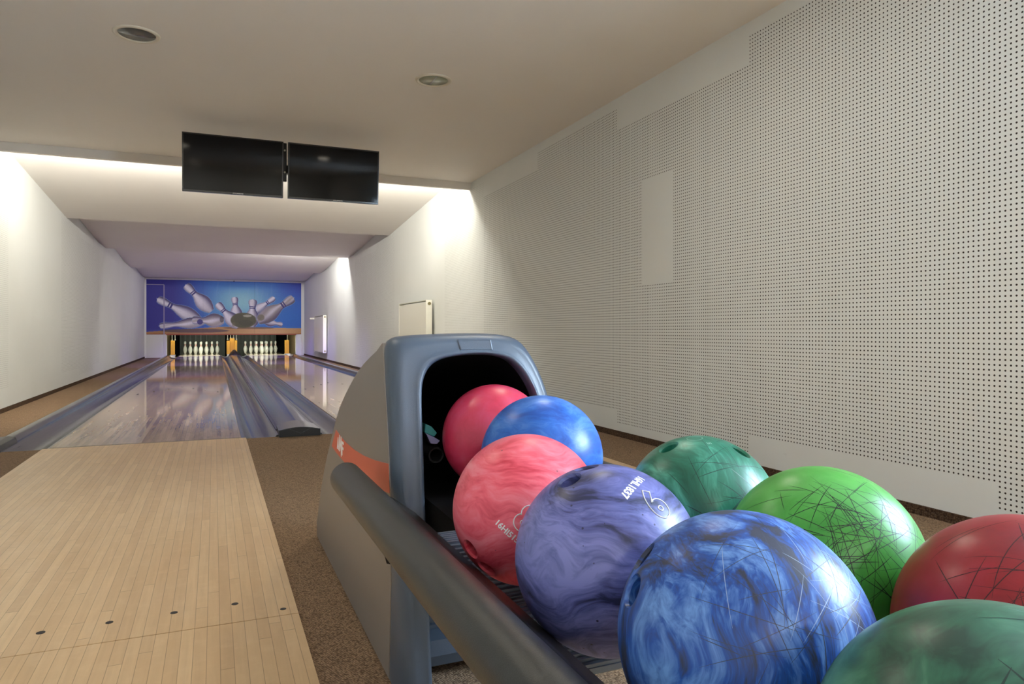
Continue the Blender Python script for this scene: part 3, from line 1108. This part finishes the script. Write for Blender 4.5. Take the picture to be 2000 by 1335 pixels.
television(-0.222, 0.502, 1.755, 2.192, 5.80, 'left one of two black televisions hanging under the ceiling', 5.3)
television(0.537, 1.259, 1.755, 2.192, 5.80, 'right one of two black televisions hanging under the ceiling', 5.3)
mt = thing('television_mount', 'black upright mounting bracket between the two televisions', 'bracket', (0.52, 5.9, ZC))
bm = new_bm()
add_box(bm, 0.500, 0.533, 5.845, 5.872, 1.895, 2.20)
mk('plate', bm, M['black'], parent=mt, bevel=0.003)
bm = new_bm()
add_box(bm, 0.10, 0.95, 5.875, 5.905, 1.97, 2.03)
mk('cross_bar', bm, M['black'], parent=mt, bevel=0.003)
bm = new_bm()
add_prism(bm, [(5.895, 1.985), (5.905, 2.02), (6.979, 2.25), (6.979, 2.21)], 'x', 0.29, 0.33)
mk('support_arm', bm, M['black'], parent=mt)
for z in (1.965, 2.14):
    bm = new_bm()
    add_tube(bm, (0.518, 5.835, z), (0.518, 5.846, z), 0.007, 10)
    mk('bolt', bm, M['rod'], parent=mt, smooth=40)

# ------------------------------------------------------------------ recessed ceiling lamps


def downlight(x, y, label, lens, mat_extra=None, r=0.095):
    t = thing('ceiling_downlight', label, 'ceiling lamp', (x, y, ZC), 'round recessed ceiling lamps')
    bm = new_bm()
    add_lathe(bm, [(r + 0.018, 0.0), (r + 0.016, -0.006), (r + 0.004, -0.009), (r - 0.002, -0.007), (r - 0.006, 0.0)], (x, y, ZC), 40)
    mk('trim_ring', bm, M['lamp_trim'], parent=t, smooth=60)
    bm = new_bm()
    add_lathe(bm, [(0.0, -0.0035), (r - 0.006, -0.0035), (r - 0.004, -0.0005), (0.0, -0.0005)], (x, y, ZC), 40)
    mk('glass', bm, lens, parent=t, smooth=60)
    if mat_extra:
        bm = new_bm()
        add_box(bm, x - 0.004, x + 0.004, y - r * 0.75, y + r * 0.75, ZC - 0.0045, ZC - 0.0036)
        mk('lamp_bar', bm, mat_extra, parent=t)
    return t


downlight(-0.376, 4.18, 'unlit round recessed lamp on the left of the ceiling with dark grey glass', plain('lamp_glass_unlit_dark', (84, 86, 88), 0.15, spec=0.6))
downlight(1.262, 4.22, 'unlit round recessed lamp near the middle of the ceiling with pale green glass', plain('lamp_glass_unlit_green', (146, 152, 134), 0.2, spec=0.6), M['can_dark'])
for (x, y, lab) in ((-0.355, 2.40, 'lit round ceiling lamp over the left approach'), (1.265, 2.42, 'lit round ceiling lamp over the ball return hood')):
    downlight(x, y, lab, M['lamp_lit'], r=0.085)
for (x, y, lab) in ((-0.36, -3.0, 'lit round ceiling lamp behind the camera on the left'), (1.26, -3.0, 'lit round ceiling lamp behind the camera on the right'),
                    (-0.36, -4.6, 'lit round ceiling lamp by the near end wall on the left'), (1.26, -4.6, 'lit round ceiling lamp by the near end wall on the right')):
    downlight(x, y, lab, M['lamp_rear'], r=0.085)

# ------------------------------------------------------------------ ball return machine
BR = thing('ball_return', 'grey and blue ball return hood with orange band, dark rails and ribbed tray', 'ball return', (0.52, 1.3, 0))


def resample(poly, n):
    p = [Vector((a, b)) for a, b in poly]
    d = [0.0]
    for a, b in zip(p, p[1:]):
        d.append(d[-1] + (b - a).length)
    out = []
    for i in range(n):
        s = d[-1] * i / (n - 1)
        k = min(max([j for j in range(len(d)) if d[j] <= s + 1e-9]), len(p) - 2)
        f = (s - d[k]) / max(1e-9, d[k + 1] - d[k])
        out.append(p[k].lerp(p[k + 1], f))
    return out


def smooth_poly(poly, it=2):
    """Chaikin corner cutting on an open polyline"""
    for _ in range(it):
        out = [poly[0]]
        for a, b in zip(poly, poly[1:]):
            out += [(a[0] * .75 + b[0] * .25, a[1] * .75 + b[1] * .25), (a[0] * .25 + b[0] * .75, a[1] * .25 + b[1] * .75)]
        out.append(poly[-1])
        poly = out
    return poly


OUT_L = [(0.3245, 0.0), (0.3245, 0.30), (0.3245, 0.52), (0.3245, 0.635), (0.326, 0.665), (0.336, 0.684), (0.356, 0.690), (0.42, 0.694), (0.50, 0.696), (0.56, 0.695)]
OUT_R = [(0.598, 0.691), (0.622, 0.683), (0.640, 0.664), (0.653, 0.640), (0.668, 0.606), (0.682, 0.559), (0.694, 0.49), (0.703, 0.40), (0.707, 0.30), (0.710, 0.0)]
IN_L = [(0.381, 0.0), (0.384, 0.30), (0.388, 0.48), (0.389, 0.555), (0.393, 0.597), (0.408, 0.626), (0.432, 0.641), (0.47, 0.648), (0.51, 0.650), (0.545, 0.649)]
IN_R = [(0.580, 0.642), (0.603, 0.625), (0.622, 0.600), (0.638, 0.568), (0.648, 0.53), (0.654, 0.48), (0.657, 0.40), (0.658, 0.30), (0.658, 0.15), (0.658, 0.0)]
OUT = [Vector(p) for p in smooth_poly(OUT_L + OUT_R, 2)]
INN = [Vector(p) for p in smooth_poly(IN_L + IN_R, 2)]
NP = len(OUT)


def yfront(z):
    return 1.268 + 0.195 * z


def yseam(z):
    return float(np.interp(z, [0, 0.2, 0.39, 0.5, 0.6, 0.66, 0.70], [1.392, 1.374, 1.381, 1.405, 1.430, 1.445, 1.453]))


rings = []
for (s, dy, blend_) in ((0.05, 0.035, 0.0), (0.0, 0.0, 0.0), (0.003, 0.0, 0.16), (0.018, 0.0, 0.34), (0.05, 0.0, 0.52), (0.10, 0.0, 0.68), (0.17, 0.0, 0.82), (0.26, 0.0, 0.92), (0.36, 0.0, 0.98), (0.46, 0.0, 1.0), (0.70, 0.001, 1.0), (0.80, -0.003, 1.0), (0.88, -0.0045, 1.0), (0.95, -0.001, 1.0), (0.99, 0.008, 1.0), (1.0, 0.018, 1.0), (1.0, 0.03, 1.0)):
    ring = []
    for a, b in zip(OUT, INN):
        q = a.lerp(b, s)
        y = yseam(q.y) * (1 - blend_) + yfront(q.y) * blend_ + dy
        ring.append((q.x, y, q.y))
    rings.append(ring)
bm = new_bm()
add_loft(bm, rings, closed=False)
bmesh.ops.recalc_face_normals(bm, faces=bm.faces)
bez = mk('front_bezel', bm, M['bezel'], parent=BR, smooth=70)
bez['label'] = 'blue grey moulded front frame around the dark ball opening'
# shallow blank badge recess drawn as a raised border on the top of the frame
bm = new_bm()
zz = lambda z: yfront(z) - 0.0012
bx = [(0.471, 0.683), (0.546, 0.682), (0.549, 0.6605), (0.477, 0.6605)]
ins = [(0.4735, 0.6815), (0.5445, 0.6805), (0.5465, 0.6620), (0.4785, 0.6620)]
A = [bm.verts.new((p[0], zz(p[1]), p[1])) for p in bx]
B = [bm.verts.new((p[0], zz(p[1]) - 0.0006, p[1])) for p in ins]
for i in range(4):
    bm.faces.new((A[i], A[(i + 1) % 4], B[(i + 1) % 4], B[i]))
Cc = [bm.verts.new((p[0], zz(p[1]) + 0.0004, p[1])) for p in ins]
for i in range(4):
    bm.faces.new((B[i], B[(i + 1) % 4], Cc[(i + 1) % 4], Cc[i]))
bm.faces.new(Cc)
mk('blank_badge', bm, M['bezel'], parent=BR)

REAR = [(1.385, 0.678), (1.43, 0.668), (1.472, 0.658), (1.552, 0.640), (1.64, 0.617), (1.738, 0.583), (1.847, 0.538), (1.97, 0.478), (2.08, 0.393), (2.202, 0.298), (2.315, 0.18), (2.40, 0.062), (2.43, 0.0)]


KS = 1.027                                                   # the side panel stands at X = 0.3235
REAR = [(y_ * KS, 0.7 + (z_ - 0.7) * KS) for y_, z_ in REAR]


def side_pts(pts):
    return [(y_ * KS, 0.7 + (z_ - 0.7) * KS) for y_, z_ in pts]


def hrear(y):
    ys = [p[0] for p in REAR]
    zs = [p[1] for p in REAR]
    return float(np.interp(y, ys, zs))


# left side panel
bm = new_bm()
side_poly = [(yseam(z), z) for z in (0.0, 0.2, 0.39, 0.5, 0.6, 0.66)] + [(1.452, 0.676)] + smooth_poly([p for p in REAR[2:-1] if p[1] > 0.0], 1) + [(2.462, 0.0)]
add_prism(bm, side_poly, 'x', 0.3228, 0.335)
sp = mk('side_panel', bm, M['side'], parent=BR, bevel=0.002)
sp['label'] = 'grey metallic curved left side panel'
bm = new_bm()
add_prism(bm, [(p[0], p[1] * 0.70) for p in side_poly], 'x', 0.694, 0.708)
mk('side_panel', bm, M['side'], parent=BR, bevel=0.002)
# curved cover over the top and back, right flank included
bm = new_bm()
secs = []
upper = OUT[int(NP * 0.44):]
stations = [None] + [1.48, 1.54, 1.61, 1.70, 1.79, 1.88, 1.97, 2.06, 2.14, 2.22, 2.29, 2.36, 2.42, 2.47]
top0 = 0.696
OUTC = [p for p in OUT if p.y > 0.60 or p.x > 0.5]
for st in stations:
    ring = []
    for p in OUTC:
        if st is None:
            ring.append((p.x if p.x > 0.337 else 0.336, yseam(p.y) - 0.001, p.y - 0.0015))
        else:
            k = max(0.0, (hrear(st) - 0.006) / top0)
            ring.append((p.x if p.x > 0.337 else 0.336, st, p.y * k))
    secs.append(ring)
add_loft(bm, secs, closed=False)
mk('hood_cover', bm, M['cover'], parent=BR, smooth=60)
# dark liner inside the hood
bm = new_bm()
lin_r = []
for i, st in enumerate((0.0, 0.25, 0.5, 0.7)):
    y_ = 1.36 + st
    ring = []
    for q in INN:
        k = 1.0 if i == 0 else max(0.1, min(1.0, (hrear(y_) - 0.03) / top0))
        ring.append((q.x + (0.0015 if q.x > 0.5 else -0.0015), (yfront(q.y) + 0.026) if i == 0 else y_ + 0.07, q.y * k))
    lin_r.append(ring)
V = add_loft(bm, lin_r, closed=False)
bm.faces.new(V[-1])
mk('dark_liner', bm, M['matte_black'], parent=BR, smooth=50)
# orange band and its lettering on the left side panel
bm = new_bm()
up = [(1.3465, 0.4405), (1.48, 0.4265), (1.60, 0.4165), (1.72, 0.4115), (1.84, 0.4125), (1.92, 0.417), (1.995, 0.4245)]
lo = [(2.072, 0.3675), (1.99, 0.3615), (1.90, 0.358), (1.80, 0.357), (1.70, 0.3575), (1.60, 0.3605), (1.48, 0.3695), (1.3400, 0.3845)]
up, lo = side_pts(up), side_pts(lo)
up[0] = (yseam(0.434) + 0.003, up[0][1]); lo[-1] = (yseam(0.376) + 0.003, lo[-1][1])
add_prism(bm, up + lo, 'x', 0.3219, 0.3229)
band = mk('orange_band', bm, M['orange'], parent=BR)
band['label'] = 'orange curved stripe with white lettering'


def letters(parent, parts):
    bm = new_bm()
    for polys in parts:
        add_prism(bm, side_pts(polys), 'x', 0.3213, 0.3220)
    o = mk('lettering', bm, M['white_ink'], parent=parent)
    return o


# block letters A, tall M, F drawn in (s, z): s runs towards the front of the hood
def SL(pts, y0=1.975, z0=0.3755, k=0.0335):
    return [(y0 - s * k * 1.55, z0 + h * k - s * k * 0.02) for s, h in pts]


letters(band, [
    SL([(0.00, 0.0), (0.20, 0.0), (0.42, 1.0), (0.30, 1.0)]), SL([(0.30, 1.0), (0.42, 1.0), (0.62, 0.0), (0.44, 0.0)]), SL([(0.20, 0.22), (0.50, 0.22), (0.47, 0.42), (0.24, 0.42)]),
    SL([(0.66, -0.05), (0.82, -0.05), (0.86, 1.28), (0.68, 1.28)]), SL([(0.72, 1.28), (0.88, 1.28), (1.12, 0.25), (1.00, 0.05)]), SL([(1.00, 0.05), (1.12, 0.25), (1.36, 1.28), (1.22, 1.28)]),
    SL([(1.24, 1.28), (1.40, 1.28), (1.44, -0.30), (1.28, -0.30)]),
    SL([(1.52, -0.12), (1.70, -0.12), (1.70, 1.0), (1.52, 1.0)]), SL([(1.70, 0.80), (2.10, 0.80), (2.10, 1.0), (1.70, 1.0)]), SL([(1.70, 0.36), (2.02, 0.36), (2.02, 0.56), (1.70, 0.56)])])

# ribbed ball tray running out of the hood
prof = []
y = 1.13
while y > 0.752:
    zt = float(np.interp(y, [0.75, 0.80, 0.95, 1.08, 1.70], [0.288, 0.302, 0.316, 0.362, 0.368]))
    prof += [(y, zt), (y - 0.0062, zt), (y - 0.0070, zt - 0.004), (y - 0.0092, zt - 0.004)]
    y -= 0.010
prof += [(0.750, 0.280)]
under = [(0.756, 0.276), (0.80, 0.294), (0.90, 0.303), (1.10, 0.325), (1.13, 0.330)]
bm = new_bm()
add_prism(bm, prof + under, 'x', 0.345, 0.727)
tr = mk('ribbed_tray', bm, M['tray'], parent=BR)
tr['label'] = 'blue grey tray with fine cross ribs under the balls'
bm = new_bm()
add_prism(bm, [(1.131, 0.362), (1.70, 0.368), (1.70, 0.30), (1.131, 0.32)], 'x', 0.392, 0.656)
mk('shade_dark_ramp', bm, M['matte_black'], parent=BR)  # rear of the tray, coloured black to stand for the deep shade there
# lower front panel between the bezel legs
prof = []
z = 0.30
while z > 0.10:
    prof += [(1.375, z), (1.375, z - 0.010), (1.381, z - 0.012), (1.381, z - 0.016)]
    z -= 0.018
prof += [(1.372, 0.095), (1.352, 0.080), (1.348, 0.050), (1.362, 0.024), (1.40, 0.012), (1.42, 0.012), (1.42, 0.30)]
bm = new_bm()
add_prism(bm, prof, 'x', 0.385, 0.662)
mk('louvred_kick_panel', bm, M['bezel'], parent=BR)
# inner funnel walls beside the tray
bm = new_bm()
add_prism(bm, [(1.40, 0.10), (1.40, 0.36), (1.47, 0.44), (1.56, 0.50), (1.66, 0.50), (1.66, 0.10)], 'x', 0.392, 0.402)
mk('guide_wall', bm, M['flange'], parent=BR, bevel=0.002)
# hollow black pipe and small coloured fitting inside the opening
bm = new_bm()
c0, c1 = Vector((0.432, 1.425, 0.438)), Vector((0.425, 1.75, 0.455))
d = (c1 - c0).normalized()
u = d.orthogonal().normalized(); w = d.cross(u)
rr = []
for (cc_, r_) in ((c1, 0.017), (c0, 0.017), (c0, 0.0135), (c1, 0.0135)):
    rr.append([cc_ + (u * math.cos(a) + w * math.sin(a)) * r_ for a in [2 * math.pi * i / 24 for i in range(24)]])
add_loft(bm, rr)
mk('hollow_pipe', bm, plain('pipe_black', (44, 44, 44), 0.4), parent=BR, smooth=40)
bm = new_bm()
add_prism(bm, [(0.410, 0.505), (0.424, 0.498), (0.436, 0.484), (0.430, 0.476), (0.408, 0.486)], 'y', 1.43, 1.46)
ft = mk('fitting', bm, M['teal'], parent=BR, bevel=0.002)
ft['label'] = 'small teal plastic fitting'
bm = new_bm()
add_prism(bm, [(0.410, 0.485), (0.430, 0.475), (0.441, 0.468), (0.434, 0.461), (0.420, 0.463)], 'y', 1.425, 1.445)
mk('fitting_tab', bm, M['lavender'], parent=ft, bevel=0.0015)

# round side rails with a domed far end, sloping flanges and the centre divider
YB = -0.16


def rail(xc, s, y_end, drop=0.0):
    zc, r = 0.392 - drop, 0.0330
    bm = new_bm()
    seg = 40
    rings = []
    for (y, k) in ((YB, 0.97), (YB + 0.002, 1.0), (y_end - 0.012, 1.0), (y_end - 0.005, 0.94), (y_end - 0.001, 0.8), (y_end, 0.5)):
        rings.append([(xc + r * k * math.cos(2 * math.pi * i / seg), y, zc + r * k * math.sin(2 * math.pi * i / seg)) for i in range(seg)])
    V = add_loft(bm, rings)
    bm.faces.new(V[0]); bm.faces.new(V[-1][::-1])
    mk('side_rail', bm, M['rail'], parent=BR, smooth=50)
    zc += drop
    # flange
    bm = new_bm()
    pr = [(0.0335, -0.014), (0.041, -0.0045), (0.046, -0.0025), (0.052, -0.0035), (0.059, -0.0085), (0.0965, -0.0365), (0.0955, -0.0425), (0.085, -0.046), (0.0335, -0.030)]
    add_prism(bm, [(xc + s * a, zc + b) for a, b in pr], 'y', YB, 1.30)
    mk('rail_flange', bm, M['flange'], parent=BR, smooth=50)
    # bracket under the rail against the hood
    bm = new_bm()
    add_prism(bm, [(1.12, 0.352), (1.275, 0.352), (1.275, 0.298), (1.245, 0.283), (1.18, 0.300)], 'x', xc + s * 0.030, xc + s * 0.062)
    mk('rail_bracket', bm, M['matte_black'], parent=BR)


rail(0.255, 1, 1.50)
rail(0.817, -1, 1.50, 0.022)
bm = new_bm()
add_prism(bm, [(0.500, 0.338), (0.501, 0.3525), (0.522, 0.366), (0.536, 0.370), (0.550, 0.366), (0.571, 0.3525), (0.572, 0.338)], 'y', YB, 1.05)
mk('centre_divider', bm, M['flange'], parent=BR, smooth=50)
# near pedestal under the rack
bm = new_bm()
add_prism(bm, [(0.40, -0.006), (0.67, -0.006), (0.64, 0.20), (0.60, 0.338), (0.47, 0.338), (0.43, 0.20)], 'y', -0.12, 0.02)
mk('pedestal', bm, M['cover'], parent=BR, bevel=0.01)
bm = new_bm()
add_box(bm, 0.245, 0.827, -0.10, -0.02, 0.318, 0.362)
mk('cross_beam', bm, M['flange'], parent=BR, bevel=0.004)

# ------------------------------------------------------------------ bowling balls
RB = 0.1085
SCRATCH = {}


def scratch_mat(name, rgb, rough=0.5):
    if name not in SCRATCH:
        SCRATCH[name] = plain(name, rgb, rough)
    return SCRATCH[name]


def ball(label, centre, mat, holes, scratches=None, name='bowling_ball'):
    """holes: outward unit normals of the finger holes; scratches: (count, mean normal, spread, half-width, length range, material, seed)"""
    bm = new_bm()
    bmesh.ops.create_icosphere(bm, subdivisions=6, radius=RB)
    me = bpy.data.meshes.new(name)
    bm.to_mesh(me); bm.free()
    me.materials.append(mat)
    o = bpy.data.objects.new(name, me)
    COL.objects.link(o)
    if holes:
        cut = new_bm()
        for h in holes:
            d = Vector(h).normalized()
            # straight bore with a small countersink at the mouth
            u = d.orthogonal().normalized(); w = d.cross(u)
            zs = [(0.0, 0.050), (0.0130, 0.050), (0.0130, RB - 0.0042), (0.0165, RB + 0.0012), (0.0165, RB + 0.012), (0.0, RB + 0.012)]
            rings = []
            for r, z in zs:
                rings.append([cut.verts.new(d * z)] if r == 0 else [cut.verts.new(d * z + (u * math.cos(a) + w * math.sin(a)) * r) for a in [2 * math.pi * i / 36 for i in range(36)]])
            for a, b in zip(rings, rings[1:]):
                for i in range(36):
                    j = (i + 1) % 36
                    if len(a) == 1:
                        cut.faces.new((a[0], b[j], b[i]))
                    elif len(b) == 1:
                        cut.faces.new((a[i], a[j], b[0]))
                    else:
                        cut.faces.new((a[i], a[j], b[j], b[i]))
        bmesh.ops.recalc_face_normals(cut, faces=cut.faces)
        cm = bpy.data.meshes.new('bore')
        cut.to_mesh(cm); cut.free()
        co_ = bpy.data.objects.new('bore', cm)
        COL.objects.link(co_)
        md = o.modifiers.new('bore', 'BOOLEAN')
        md.operation = 'DIFFERENCE'
        md.object = co_
        md.solver = 'EXACT'
        dg = bpy.context.evaluated_depsgraph_get()
        m2 = bpy.data.meshes.new_from_object(o.evaluated_get(dg))
        o.modifiers.clear()
        o.data = m2
        bpy.data.objects.remove(co_)
        bpy.data.meshes.remove(me)
        me = m2
        me.name = name
    bm = bmesh.new()
    bm.from_mesh(me)
    if scratches:
        me.materials.append(scratches[0][5])
        for (cnt, mean, spread, hw, lr, smat, seed) in scratches:
            mi = me.materials.find(smat.name)
            if mi < 0:
                me.materials.append(smat); mi = len(me.materials) - 1
            rg = random.Random(seed)
            for _ in range(cnt):
                n = (Vector(mean).normalized() + Vector((rg.gauss(0, spread), rg.gauss(0, spread), rg.gauss(0, spread)))).normalized()
                tdir = Vector((rg.gauss(0, 1), rg.gauss(0, 1), rg.gauss(0, 1)))
                tdir = (tdir - n * tdir.dot(n)).normalized()
                bdir = n.cross(tdir)
                L = rg.uniform(*lr)
                bend = rg.gauss(0, 0.12)
                hwid = hw * rg.uniform(0.6, 1.3)
                prev = None
                ns = 10
                ok = True
                pts = []
                for i in range(ns + 1):
                    a = (i / ns - 0.5) * L
                    q = (n * math.cos(a) + tdir * math.sin(a) + bdir * bend * a * a).normalized()
                    if holes and any(q.dot(Vector(h).normalized()) > math.cos(0.19) for h in holes):
                        ok = False
                    pts.append(q)
                if not ok:
                    continue
                for i, q in enumerate(pts):
                    tw = hwid * min(1.0, 0.25 + 3.0 * min(i, ns - i) / ns)
                    side = bdir * tw
                    pr_ = (bm.verts.new(q * (RB + 0.00012) + side), bm.verts.new(q * (RB + 0.00012) - side))
                    if prev:
                        f = bm.faces.new((prev[0], pr_[0], pr_[1], prev[1]))
                        f.material_index = mi
                    prev = pr_
    bm.to_mesh(me)
    bm.free()
    me.polygons.foreach_set('use_smooth', [True] * len(me.polygons))
    me.set_sharp_from_angle(angle=R(25))
    o.location = centre
    return tag(o, label, 'bowling ball', 'bowling balls on the return rack')


def engrave(o, body, n0, n1, size, outline=0.0, up_flip=False, name='engraved_text', mat=None, bold=0.0):
    """lettering wrapped on the ball surface, reading from direction n0 to n1"""
    n0, n1 = Vector(n0).normalized(), Vector(n1).normalized()
    n = (n0 + n1).normalized()
    r = (n1 - n0); r = (r - n * r.dot(n)).normalized()
    u = n.cross(r)
    bm = text_mesh(body, size, outline=outline, res=6, bold=bold)
    bmesh.ops.triangulate(bm, faces=bm.faces)
    bmesh.ops.subdivide_edges(bm, edges=[e for e in bm.edges if e.calc_length() > size * 0.25], cuts=1)
    for v in bm.verts:
        q = (n + (r * v.co.x + u * v.co.y) / RB).normalized()
        v.co = q * (RB + 0.00015 + max(-0.0002, v.co.z))
    me = bpy.data.meshes.new(name)
    bm.to_mesh(me); bm.free()
    me.materials.append(mat or M['white_ink'])
    t = bpy.data.objects.new(name, me)
    COL.objects.link(t)
    t.parent = o
    return t


mA = ball_material('ball_crimson', [(186, 36, 62), (206, 54, 84), (212, 84, 122)], 6.0, 1.0, seed=1.0, contrast=(0.3, 0.5, 0.75))
mB = ball_material('ball_azure', [(20, 78, 166), (40, 104, 194), (104, 156, 220)], 5.0, 2.5, (1, 1, 2.6), seed=2.0, contrast=(0.38, 0.5, 0.7))
mC = ball_material('ball_coral', [(210, 52, 72), (238, 96, 114), (246, 134, 148)], 4.2, 2.0, (0.7, 1.0, 4.0), seed=3.1, contrast=(0.38, 0.49, 0.62), flecks=(96, 60, 66))
mD = ball_material('ball_violet_blue', [(44, 48, 84), (92, 98, 160), (130, 134, 198)], 4.4, 2.4, (0.7, 1.0, 4.0), seed=4.3, contrast=(0.39, 0.49, 0.60), flecks=(40, 40, 56))
mE = ball_material('ball_dark_green', [(16, 86, 64), (36, 116, 92), (92, 186, 158)], 3.2, 1.4, (4.0, 1.2, 0.7), seed=5.0, contrast=(0.36, 0.52, 0.72))
mF = ball_material('ball_bright_green', [(48, 136, 48), (74, 162, 62), (112, 192, 98)], 3.0, 1.0, seed=6.0, contrast=(0.3, 0.5, 0.75))
mG = ball_material('ball_royal_blue', [(52, 58, 78), (34, 84, 170), (112, 158, 222)], 6.5, 1.6, (3.6, 1.6, 0.6), seed=7.2, contrast=(0.40, 0.50, 0.64))
mH = ball_material('ball_dark_red', [(118, 20, 30), (150, 28, 38), (166, 40, 58)], 4.0, 1.0, seed=8.0)
mI = ball_material('ball_forest_green', [(28, 66, 52), (48, 104, 80), (98, 156, 126)], 3.6, 1.6, (1.0, 1.6, 2.0), seed=9.4, contrast=(0.38, 0.5, 0.68))

sk = scratch_mat('black_scuff', (20, 28, 24))
sg = scratch_mat('grey_blue_scuff', (62, 70, 92))
sl = scratch_mat('pale_scuff', (150, 172, 206))
sd = scratch_mat('dark_red_scuff', (58, 22, 24))
st_ = scratch_mat('dark_green_scuff', (24, 52, 46))
sp_ = scratch_mat('pale_green_scuff', (120, 150, 146))

ball('deep red ball half inside the dark opening of the hood', (0.540, 1.364, 0.480), mA, None)
ball('bright blue ball at the hood mouth between the two red balls', (0.537, 1.127, 0.477), mB, None)
bC = ball('coral pink swirled ball with white engraved eight, beside the dark rail', (0.424, 0.942, 0.439), mC, [(-0.8939, -0.2261, -0.387), (-0.7025, -0.3123, -0.6395)])
bD = ball('violet blue marbled ball with white engraved number on its top right', (0.4265, 0.716, 0.433), mD, [(-0.4609, 0.0066, 0.8874), (-0.1772, 0.1398, 0.9742)])
bE = ball('dark green ball with two finger holes up, farthest of the right column', (0.650, 0.829, 0.439), mE, [(-0.4673, 0.0668, 0.8816), (0.3347, -0.4137, 0.8466)],
          [(34, (-0.1, -0.8, 0.6), 0.45, 0.00038, (0.3, 0.9), st_, 21), (6, (0.2, -0.8, 0.6), 0.3, 0.0005, (0.3, 0.6), sp_, 22)])
bF = ball('bright green ball covered in crossing black scratches', (0.6445, 0.6015, 0.4345), mF, None,
          [(50, (-0.42, -0.72, 0.6), 0.34, 0.00032, (0.3, 1.0), sk, 31), (26, (0.12, -0.8, 0.5), 0.38, 0.00028, (0.25, 0.85), sk, 32), (34, (-0.45, -0.75, 0.40), 0.26, 0.00034, (0.2, 0.6), sk, 33)])
bG = ball('large royal blue scratched ball with two finger holes on its left edge', (0.4255, 0.484, 0.432), mG, [(-0.8614, 0.3002, 0.4097), (-0.6481, 0.4515, 0.6132)],
          [(34, (-0.2, -0.7, 0.7), 0.45, 0.00028, (0.3, 0.9), sg, 41), (30, (0.35, -0.8, 0.55), 0.40, 0.00026, (0.25, 0.7), sl, 42), (10, (0.4, -0.8, 0.3), 0.3, 0.0004, (0.3, 0.7), sg, 43)])
bH = ball('dark red scratched ball at the right edge of the photo', (0.6555, 0.3845, 0.4285), mH, None,
          [(44, (-0.6, -0.6, 0.6), 0.36, 0.00034, (0.3, 0.9), sd, 51)])
bI = ball('cloudy dark green ball nearest the camera at the bottom right', (0.4255, 0.262, 0.428), mI, None,
          [(14, (-0.35, -0.4, 0.85), 0.40, 0.00055, (0.25, 0.6), st_, 61), (6, (0.1, -0.4, 0.9), 0.30, 0.0006, (0.2, 0.5), sp_, 62)])

engrave(bC, '16HI515.', (-0.6973, -0.7155, 0.0435), (-0.5071, -0.8494, -0.1461), 0.0118, bold=0.0003)
dC = Vector((-0.4193, -0.9015, 0.1074))
rC = (Vector((-0.5071, -0.8494, -0.1461)) - Vector((-0.6973, -0.7155, 0.0435))).normalized()
engrave(bC, '8', dC - rC * 0.1, dC + rC * 0.1, 0.048, outline=0.0008, bold=0.0022, name='engraved_number')
engrave(bD, '16HI.1837', (0.2027, -0.3486, 0.9151), (-0.132, -0.5667, 0.8133), 0.0125, bold=0.0005)
dD = Vector((0.157, -0.659, 0.7356))
rD = (Vector((-0.132, -0.5667, 0.8133)) - Vector((0.2027, -0.3486, 0.9151))).normalized()
engrave(bD, '9', dD - rD * 0.1, dD + rD * 0.1, 0.048, outline=0.0008, bold=0.0022, name='engraved_number')
pale = plain('worn_pale_engraving', (170, 204, 190), 0.5)
engrave(bE, 'in', (-0.1276, -0.2797, 0.9541), (-0.0378, -0.2962, 0.9534), 0.010, mat=pale)
# ring of the worn mark on top of the dark green ball
bm = new_bm()
nE = Vector((-0.1389, -0.0481, 0.9891)).normalized()
rE = Vector((1, 0, 0)); rE = (rE - nE * rE.x).normalized(); uE = nE.cross(rE)
A, B = [], []
for i in range(48):
    a = 2 * math.pi * i / 48
    for lst, k in ((A, 1.0), (B, 0.94)):
        q = (nE + (rE * math.cos(a) * 0.017 * k + uE * math.sin(a) * 0.017 * k) / RB).normalized()
        lst.append(bm.verts.new(q * (RB + 0.00015)))
for i in range(48):
    bm.faces.new((A[i], A[(i + 1) % 48], B[(i + 1) % 48], B[i]))
mk('engraved_mark', bm, pale, parent=bE, local=True)
